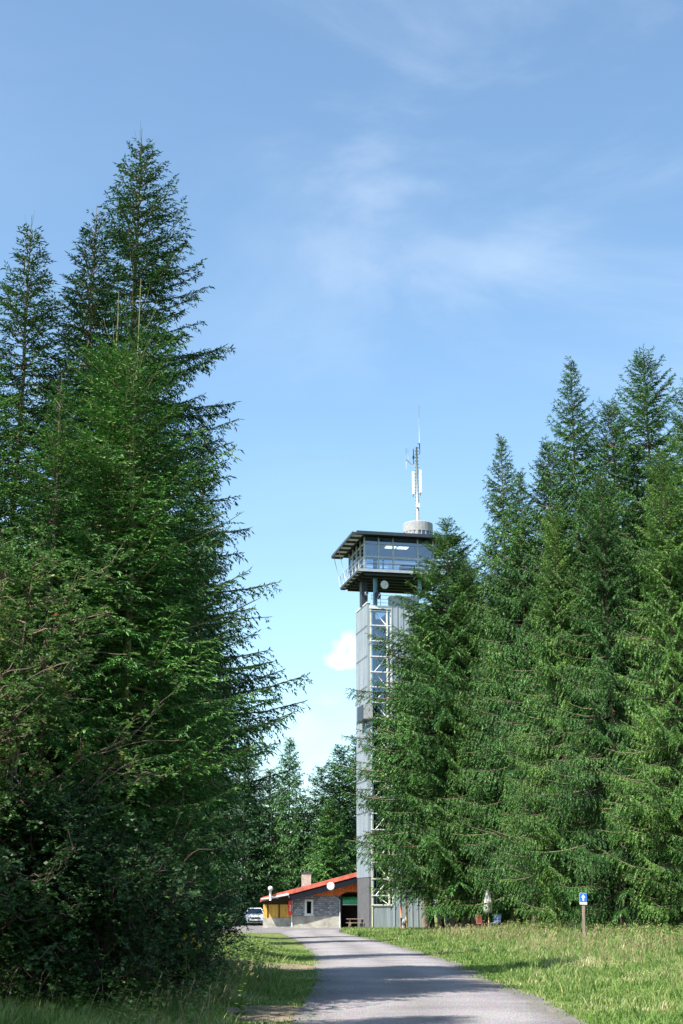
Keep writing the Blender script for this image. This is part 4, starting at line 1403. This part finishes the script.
# roof
r = MB()
def rl_pt(px, dy): return (hx(px), hz(zat(px, roofl) + dy))
r.prism([rl_pt(261.5, 2.2), rl_pt(366, 2.2), rl_pt(366, 0), rl_pt(261.5, 0)], HY - 1.0, HY + 8)
r.prism([rl_pt(261.0, 4.3), rl_pt(366, 4.3), rl_pt(366, 0.3), rl_pt(261.0, 0.3)], HY - 1.06, HY - 1.003)
roof = r.build('roof', M['red_roof'], house)
MB().prism([rl_pt(290, 11.2), rl_pt(361, 11.2), rl_pt(361, 4.4), rl_pt(290, 4.4)], HY - 0.99, HY - 0.93).build('verge_shade_strip', M['soffit_and_shade'], roof)  # near-black strip paints the overhang's shadow band under the red verge
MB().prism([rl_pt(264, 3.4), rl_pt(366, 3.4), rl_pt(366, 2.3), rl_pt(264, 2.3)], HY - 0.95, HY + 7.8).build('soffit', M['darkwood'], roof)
gt = MB(); gt.tube([(hx(261.5), HY - 1.12, hz(899.8)), (hx(289), HY - 1.12, hz(894.5))], 0.085, 8); gt.build('gutter', M['white'], roof)
ch = MB(); cx0, cx1 = hp(301.5, 880, HY + 3)[0], hp(311, 880, HY + 3)[0]
cz0, cz1 = hp(305, 890, HY + 3)[1], hp(305, 873.5, HY + 3)[1]
ch.box(cx0, cx1, HY + 3, HY + 3.8, cz0, cz1); chim = ch.build('chimney', M['stone'], roof)
MB().box(cx0 - 0.06, cx1 + 0.06, HY + 2.94, HY + 3.86, cz1, cz1 + 0.09).build('chimney_cap', M['dark_steel'], chim) if False else None
capm = MB(); capm.box(cx0 - 0.06, cx1 + 0.06, HY + 2.94, HY + 3.86, cz1, cz1 + 0.09); capm.build('chimney_cap', M['dark_steel'], roof)
rodm = MB(); rodm.tube([((cx0 + cx1) / 2, HY + 3.4, cz1), ((cx0 + cx1) / 2, HY + 3.4, cz1 + 0.4)], 0.04, 6); rodm.build('chimney_pipe', M['dark_steel'], roof)
dp = MB(); dp.tube([(hx(288.5), HY - 1.0, hz(894.6)), (hx(289.5), HY - 0.8, hz(897)), (hx(292), HY - 0.06, hz(900)), (hx(292), HY - 0.06, 0.05)], 0.055, 8); dp.build('downpipe', M['white'], house)
dp = MB(); dp.tube([(hx(334), HY - 0.06, hz(895)), (hx(339.8), HY - 0.06, hz(900)), (hx(340), HY - 0.06, 0.05)], 0.05, 8); dp.build('downpipe', M['steel_white'], house)
# stove flue with round cowl on the yellow wall
fl = MB(); fx = hx(271)
fl.tube([(fx + 0.55, HY + 0.34, hz(897.5)), (fx + 0.15, HY - 1.35, hz(897.5)), (fx, HY - 1.35, hz(897.5))], 0.07, 10)
fl.tube([(fx, HY - 1.35, hz(900.5)), (fx, HY - 1.35, hz(891))], 0.095, 12)
flo = fl.build('flue_pipe', M['white'], house)
cw = MB(); cw.lathe([(0.05, 0), (0.17, 0.08), (0.21, 0.2), (0.17, 0.33), (0.05, 0.4)], (fx, HY - 1.35, hz(891.2)), 16); cw.build('cowl', M['white'], flo)

kb_ = MB(); kb_.box(hx(263), hx(341), HY - 0.9, HY - 0.15, -0.02, 0.09)
tag(kb_.build('kerb', M['plinth'], bevel=0.01), 'pale concrete kerb strip along the foot of the house', kind='structure')

# things on and around the house
rs = empty('wall_sign', (hx(290.3), HY - 0.2, hz(908)), 0, 'tall bright red board with a white mark on the house corner', 'sign')
MB().box(-0.15, 0.15, 0, 0.05, -0.58, 0.58).build('sign_panel', M['red'], rs, bevel=0.01)
mk_ = MB(); mk_.prism([(-0.05, 0.25), (0.03, 0.25), (0.06, 0.05), (0.0, -0.02), (0.05, -0.25), (-0.03, -0.25), (-0.06, -0.02), (0.0, 0.06)], -0.008, -0.002); mk_.build('sign_mark', M['white'], rs)
MB().box(-0.1, 0.1, 0.053, 0.54, -0.3, -0.24).build('bracket', M['dark_steel'], rs)
sd_ = empty('satellite_dish', (hx(331), HY - 1.2, hz(886.5)), 0, 'round white dish on the edge of the red house roof', 'satellite dish')
d = MB(); prof = [(0.33 * math.sin(a), 0.1 * (1 - math.cos(a))) for a in np.linspace(0.05, math.pi / 2, 7)]
d.lathe(prof + [(0.2, 0.05), (0.02, 0.02)], (0, 0, 0), 22); o = d.build('reflector', M['white'], sd_); o.rotation_euler = (math.pi / 2, 0, -0.1)
a = MB(); a.tube([(0, 0.0, 0), (0, 0.25, 0), (0, 0.25, 0.4)], 0.03, 6); a.build('mount', M['dark_steel'], sd_)
f = MB(); f.tube([(0, -0.03, -0.3), (0, -0.4, -0.02)], 0.016, 5); f.box(-0.035, 0.035, -0.46, -0.39, -0.05, 0.03); f.build('feed_horn', M['steel_white'], sd_)
gb = empty('awning', (hx(351.5), HY + 0.3, hz(900)), 0, 'green canvas strip across the dark porch', 'awning')
a = MB(); n = 14
ww = hx(361) - hx(343.2)
vs = []; fs = []
for j, (yy, z) in enumerate([(0.5, 0.26), (0.1, 0.22), (-0.25, 0.0), (-0.28, -0.3)]):
    for i in range(n + 1): vs.append((-ww / 2 + ww * i / n, yy, z + 0.02 * math.sin(i * 1.7 + j)))
for j in range(3):
    for i in range(n): k = j * (n + 1) + i; fs.append((k, k + 1, k + n + 2, k + n + 1))
a.add(vs, fs); ao = a.build('canvas', M['green'], gb); so = ao.modifiers.new('solid', 'SOLIDIFY'); so.thickness = 0.02
MB().box(-ww / 2, ww / 2, -0.3, -0.27, -0.42, -0.32).build('front_rail', M['steel_white'], gb)

# picnic table in the porch
tp = PY(361, 921, 119.5)
pt = empty('picnic_table', (tp.x - 0.2, 120.3, 0), 0.1, 'weathered wooden picnic table at the foot of the tower', 'table')
MB().box(-0.95, 0.95, -0.4, 0.4, 0.72, 0.77).build('table_top', M['post_wood'], pt)
for s_ in (-1, 1):
    MB().box(-0.95, 0.95, s_ * 0.72 - 0.13, s_ * 0.72 + 0.13, 0.42, 0.46).build('bench', M['post_wood'], pt)
    a = MB(); a.tube([(s_ * 0.7, -0.6, 0), (s_ * 0.7, -0.15, 0.715)], 0.045, 4); a.tube([(s_ * 0.7, 0.6, 0), (s_ * 0.7, 0.15, 0.715)], 0.045, 4); a.box(s_ * 0.7 - 0.03, s_ * 0.7 + 0.03, -0.85, 0.85, 0.34, 0.415); a.build('leg', M['post_wood'], pt)

# ------------------------------------------------------------------ car
cp = PY(255.5, 925, 141)
car = empty('parked_car', (cp.x - 0.1, 141, 0.0), R_(6), 'silver white car parked facing the road left of the yellow wooden wall', 'car')
def car_section(y, hw, zs):
    return [(-hw * k, y, z) for k, z in zs]
# longitudinal profile: y from front (-) to back (+)
body = MB()
st_ = [(-2.1, 0.78, 0.35, 0.70), (-2.0, 0.86, 0.25, 0.88), (-1.5, 0.90, 0.22, 1.02), (-0.9, 0.91, 0.22, 1.08), (0.0, 0.91, 0.22, 1.10), (1.4, 0.91, 0.22, 1.12), (2.0, 0.86, 0.28, 1.10), (2.1, 0.8, 0.4, 0.9)]
vs, fs = [], []
for y, hw, z0, z1 in st_:
    ring = [(-hw * 0.92, z0), (-hw, z0 + 0.15), (-hw, z1 - 0.22), (-hw * 0.86, z1 - 0.03), (-hw * 0.4, z1), (hw * 0.4, z1), (hw * 0.86, z1 - 0.03), (hw, z1 - 0.22), (hw, z0 + 0.15), (hw * 0.92, z0)]
    vs += [(a, y, b) for a, b in ring]
nr = 10
for i in range(len(st_) - 1):
    for k in range(nr):
        k2 = (k + 1) % nr
        fs.append((i * nr + k, i * nr + k2, (i + 1) * nr + k2, (i + 1) * nr + k))
fs += [tuple(reversed(range(nr))), tuple(range((len(st_) - 1) * nr, len(st_) * nr))]
body.add(vs, fs, True); body.build('body', M['car_paint'], car, bevel=0.02)
cb = MB()
def cabin(scale, z0, z1):
    lo = [(-0.80, -1.0), (0.80, -1.0), (0.80, 1.9), (-0.80, 1.9)]
    hi = [(-0.62, -0.35), (0.62, -0.35), (0.62, 1.55), (-0.62, 1.55)]
    return [(a, b, z0) for a, b in lo] + [(a, b, z1) for a, b in hi]
cb.add(cabin(1, 1.06, 1.55), [(0, 1, 5, 4), (1, 2, 6, 5), (2, 3, 7, 6), (3, 0, 4, 7), (4, 5, 6, 7)]); cb.build('windscreen', M['glass_dark'], car)
rf_ = MB(); rf_.add([(-0.66, -0.42, 1.545), (0.66, -0.42, 1.545), (0.66, 1.62, 1.545), (-0.66, 1.62, 1.545), (-0.58, -0.3, 1.62), (0.58, -0.3, 1.62), (0.58, 1.5, 1.62), (-0.58, 1.5, 1.62)],
       [(3, 2, 1, 0), (0, 1, 5, 4), (1, 2, 6, 5), (2, 3, 7, 6), (3, 0, 4, 7), (4, 5, 6, 7)]); rf_.build('roof', M['car_paint'], car)
for s_ in (-1, 1):
    a = MB(); a.tube([(s_ * 0.81, -1.02, 1.05), (s_ * 0.635, -0.37, 1.56)], 0.035, 6); a.build('pillar', M['car_paint'], car)
    a = MB(); a.prism([(s_ * 0.48, 0.72), (s_ * 0.78, 0.76), (s_ * 0.80, 0.9), (s_ * 0.5, 0.84)][::s_], -2.13, -1.95); a.build('headlight', M['lamp_glass'], car)
    a = MB(); a.box(min(s_ * 0.9, s_ * 1.08), max(s_ * 0.9, s_ * 1.08), -0.8, -0.68, 1.06, 1.22); a.build('mirror', M['car_paint'], car, bevel=0.02)
    for y in (-1.35, 1.35):
        wvs = MB(); prof = [(0.33, -0.1), (0.34, 0.0), (0.33, 0.1)]
        wvs.lathe(prof, (0, 0, 0), 20); wo = wvs.build('wheel', M['black'], car); wo.location = (s_ * 0.83, y, 0.34); wo.rotation_euler = (0, math.pi / 2, 0)
        rm = MB(); rm.lathe([(0.2, -0.115), (0.2, 0.115)], (0, 0, 0), 14); rm.build('rim', M['steel_white'], wo)
MB().box(-0.45, 0.45, -2.14, -2.0, 0.62, 0.76).build('grille', M['plastic_dark'], car)
MB().box(-0.7, 0.7, -2.12, -2.0, 0.3, 0.45).build('lower_grille', M['plastic_dark'], car)
MB().box(-0.26, 0.26, -2.16, -2.143, 0.47, 0.58).build('number_plate', M['white'], car)

# ------------------------------------------------------------------ small things by the road
sp0 = 58.0
sx = PY(584.3, 944, sp0).x
sgz = gh(sx, sp0)
sg = empty('trail_sign', (sx, sp0, sgz), 0, 'small blue trail sign with a white arrow on a wooden post', 'sign')
topz = PY(584, 893, sp0).z - sgz
sg.rotation_euler = (0.01, R_(1.2), R_(-8))
MB().box(-0.055, 0.055, -0.05, 0.05, -0.4, topz - 0.02).build('post', M['post_wood'], sg, bevel=0.008)
w_ = 0.145; hb_ = 0.44
MB().box(-w_, w_, -0.075, -0.053, topz - hb_, topz).build('sign_board', M['white'], sg, bevel=0.005)
bb = MB(); bb.box(-w_ + 0.006, w_ - 0.006, -0.081, -0.077, topz - hb_ + 0.10, topz - 0.006); bo = bb.build('blue_face', M['sign_blue'], sg)
ar = MB(); zc = topz - 0.18
ar.prism([(-0.03, zc - 0.12), (0.03, zc - 0.12), (0.035, zc + 0.01), (0.085, zc + 0.01), (0, zc + 0.13), (-0.085, zc + 0.01), (-0.035, zc + 0.01)], -0.087, -0.083)
ar.build('arrow', M['white'], sg)

y_ = 100.0
p0 = PY(401.2, 920, y_)
sn = empty('snow_pole', (p0.x, y_, gh(p0.x, y_)), 0, 'thin orange and black snow marker pole in front of the tower', 'marker pole')
H_ = PY(401.2, 889, y_).z
cuts = [(-0.3, 0.55, 'snow_orange'), (0.55, 0.95, 'black'), (0.95, 1.75, 'snow_orange'), (1.75, H_, 'black')]
for a_, b_2, m_ in cuts:
    MB().tube([(0, 0, a_), (0, 0, b_2)], 0.05, 10).build('pole_band', M[m_], sn, label=('orange band' if m_ == 'snow_orange' else 'black band'))
p0 = PY(406, 925, y_)
ps = MB(); ps.tube([(0, 0, -0.3), (0.03, 0, 1.2), (0.05, 0, PY(406, 892, y_).z)], [0.075, 0.07, 0.06], 8)
o = ps.build('wooden_post', M['pale_wood']); o.location = (p0.x, y_ + 0.1, gh(p0.x, y_)); tag(o, 'pale wooden post standing right of the orange snow pole', 'post')
p0 = PY(404, 925, y_ - 0.5)
bs = MB(); bs.lathe([(0.13, -0.1), (0.16, 0.1), (0.15, 0.5), (0.13, 0.75), (0.07, 0.86), (0.02, 0.88)], (0, 0, 0), 12, True, 0.06, 3)
o = bs.build('boundary_stone', M['stone']); o.location = (p0.x, y_ - 0.5, gh(p0.x, y_)); tag(o, 'grey upright stone between the snow pole and the wooden post', 'stone')

# closed parasol and chairs in the wood
Yp = 85.0
q0 = PY(488.3, 905, Yp)
pa = empty('parasol', (q0.x, Yp, gh(q0.x, Yp)), 0, 'closed white garden parasol among the right-hand spruces', 'parasol')
zt0, zt1 = PY(488, 913, Yp).z, PY(488, 889, Yp).z
gzz = gh(q0.x, Yp)
MB().tube([(0, 0, -0.1), (0, 0, zt1 - gzz + 0.12)], 0.03, 8).build('pole', M['pale_wood'], pa)
c = MB(); hh = zt1 - zt0
c.lathe([(0.16, 0), (0.25, 0.04 * hh), (0.27, 0.15 * hh), (0.24, 0.35 * hh), (0.19, 0.6 * hh), (0.12, 0.85 * hh), (0.04, hh)], (0, 0, zt0 - gzz), 32, True, 0.10, 8)
c.build('canopy', M['cloth'], pa)
MB().lathe([(0.28, 0), (0.28, 0.08), (0.06, 0.12), (0.05, 0.3)], (0, 0, 0.02), 20).build('base', M['stone'], pa)
for px, m_, lab, rz in ((483.6, 'red_chair', 'faded red garden chair left of the closed parasol', 0.6), (498, 'blue_chair', 'blue garden chair right of the closed parasol', -0.5)):
    x = PY(px, 915, Yp).x
    cchair = empty('garden_chair', (x, Yp + 1.2, gh(x, Yp + 1.2)), rz, lab, 'chair')
    MB().box(-0.24, 0.24, -0.22, 0.22, 0.42, 0.46).build('seat', M[m_], cchair, bevel=0.01)
    a = MB(); a.prism([(0.2, 0.463), (0.24, 0.463), (0.34, 0.95), (0.30, 0.95)], -0.22, 0.22, 'x'); a.build('backrest', M[m_], cchair)
    for sx_ in (-1, 1):
        for sy_ in (-1, 1):
            MB().tube([(sx_ * 0.2, sy_ * 0.18, 0.42), (sx_ * 0.24, sy_ * 0.24, 0)], 0.018, 6).build('leg', M[m_], cchair)
x = PY(467.6, 912, 100).x
o = MB().tube([(0, 0, -0.2), (0, 0, 1.25)], 0.07, 10).build('marker_post', M['metal_cap']); o.location = (x, 100, gh(x, 100)); tag(o, 'pale blue-grey post between bare trunks left of the parasol', 'post')

# ------------------------------------------------------------------ sky and sun
SUN_E, SUN_A = R_(52), R_(48)     # azimuth measured from straight behind the camera towards the left
sdir_ = Vector((-math.sin(SUN_A) * math.cos(SUN_E), -math.cos(SUN_A) * math.cos(SUN_E), math.sin(SUN_E)))
sl_ = bpy.data.lights.new('sun', 'SUN'); sl_.energy = 5.0; sl_.angle = R_(0.5); sl_.color = (1.0, 0.95, 0.87)
so_ = link('sun', sl_); so_.rotation_euler = sdir_.to_track_quat('Z', 'Y').to_euler()
so_.location = (0, 0, 60)

W = bpy.data.worlds.new('World'); SC.world = W
W.use_nodes = True
nt = W.node_tree; N, L = nt.nodes, nt.links
N.clear()
wout = N.new('ShaderNodeOutputWorld'); bg = N.new('ShaderNodeBackground'); L.new(bg.outputs[0], wout.inputs[0])
bg.inputs[1].default_value = 0.118
sky = N.new('ShaderNodeTexSky'); sky.sky_type = 'NISHITA'; sky.sun_disc = False
sky.sun_elevation = SUN_E
sky.sun_rotation = math.atan2(sdir_.x, sdir_.y)
sky.air_density = 1.0; sky.dust_density = 1.6; sky.ozone_density = 0.6; sky.altitude = 600
tc = N.new('ShaderNodeTexCoord')


def math_n(op, a, b=None, c=None):
    n = N.new('ShaderNodeMath'); n.operation = op
    for i, v in enumerate((a, b, c)):
        if v is None: continue
        if isinstance(v, (int, float)): n.inputs[i].default_value = v
        else: L.new(v, n.inputs[i])
    return n.outputs[0]


def sm(v, lo, hi):
    n = N.new('ShaderNodeMapRange'); n.interpolation_type = 'SMOOTHSTEP'
    n.inputs[1].default_value = lo; n.inputs[2].default_value = hi
    L.new(v, n.inputs[0]); return n.outputs[0]


# cirrus: stretched wispy noise laid out on the sky directions
mp = N.new('ShaderNodeMapping'); mp.inputs['Rotation'].default_value = (0.0, R_(-32), 0); mp.inputs['Scale'].default_value = (2.2, 2.2, 5.5); mp.inputs['Location'].default_value = (0, 0, 0.35)
L.new(tc.outputs['Generated'], mp.inputs[0])
n1 = N.new('ShaderNodeTexNoise'); n1.inputs['Scale'].default_value = 1.6; n1.inputs['Detail'].default_value = 9; n1.inputs['Roughness'].default_value = 0.58; n1.inputs['Distortion'].default_value = 0.5
L.new(mp.outputs[0], n1.inputs['Vector'])
n2 = N.new('ShaderNodeTexNoise'); n2.inputs['Scale'].default_value = 2.3; n2.inputs['Detail'].default_value = 3
L.new(tc.outputs['Generated'], n2.inputs['Vector'])
cir = math_n('MULTIPLY', sm(n1.outputs[0], 0.40, 0.80), sm(n2.outputs[0], 0.36, 0.62))
sep = N.new('ShaderNodeSeparateXYZ'); L.new(tc.outputs['Generated'], sep.inputs[0])
cir = math_n('MULTIPLY', cir, math_n('MULTIPLY_ADD', sm(sep.outputs[0], -0.14, 0.06), 0.36, 0.06))


def puff(px, py, rx, rz, soft=0.55, amt=0.9, ns=26):
    d = ray(px, py).normalized()
    dx = math_n('DIVIDE', math_n('SUBTRACT', sep.outputs[0], d.x), rx)
    dz = math_n('DIVIDE', math_n('SUBTRACT', sep.outputs[2], d.z), rz)
    # flatter below than above
    low = math_n('MULTIPLY', math_n('MINIMUM', dz, 0.0), 1.5)
    dz2 = math_n('ADD', dz, low)
    r2 = math_n('ADD', math_n('MULTIPLY', dx, dx), math_n('MULTIPLY', dz2, dz2))
    nn = N.new('ShaderNodeTexNoise'); nn.inputs['Scale'].default_value = ns; nn.inputs['Roughness'].default_value = 0.6; nn.inputs['Detail'].default_value = 6
    L.new(tc.outputs['Generated'], nn.inputs['Vector'])
    v = math_n('SUBTRACT', math_n('MULTIPLY_ADD', nn.outputs[0], 2.4, -0.3), r2)
    front = sm(sep.outputs[1], 0.5, 0.6)
    return math_n('MULTIPLY', math_n('MULTIPLY', sm(v, 0.0, soft), amt), front)


cum = puff(345, 660, 0.018, 0.021, 0.9, 0.95, 60)
cum2 = puff(300, 738, 0.026, 0.02, 1.6, 0.35, 40)
cum3 = puff(330, 702, 0.014, 0.009, 1.6, 0.22, 60)
# haze paling towards the horizon comes from the sky model; add thin veil
tot = math_n('MINIMUM', math_n('ADD', math_n('ADD', cir, cum), math_n('ADD', cum2, cum3)), 0.95)
skt = N.new('ShaderNodeMixRGB'); skt.blend_type = 'MULTIPLY'; skt.inputs[0].default_value = 1.0
L.new(sky.outputs[0], skt.inputs[1]); skt.inputs[2].default_value = (0.86, 0.995, 0.985, 1)
mx = N.new('ShaderNodeMixRGB'); L.new(tot, mx.inputs[0]); L.new(skt.outputs[0], mx.inputs[1])
mx.inputs[2].default_value = (4.8, 5.2, 5.5, 1)
L.new(mx.outputs[0], bg.inputs[0])

SC.view_settings.view_transform = 'Standard'
SC.view_settings.look = 'None'
SC.view_settings.exposure = 1.22
SC.view_settings.gamma = 1.0
SC.view_settings.use_curve_mapping = False
SC.cycles.max_bounces = 8
SC.cycles.transparent_max_bounces = 12
SC.cycles.use_denoising = True
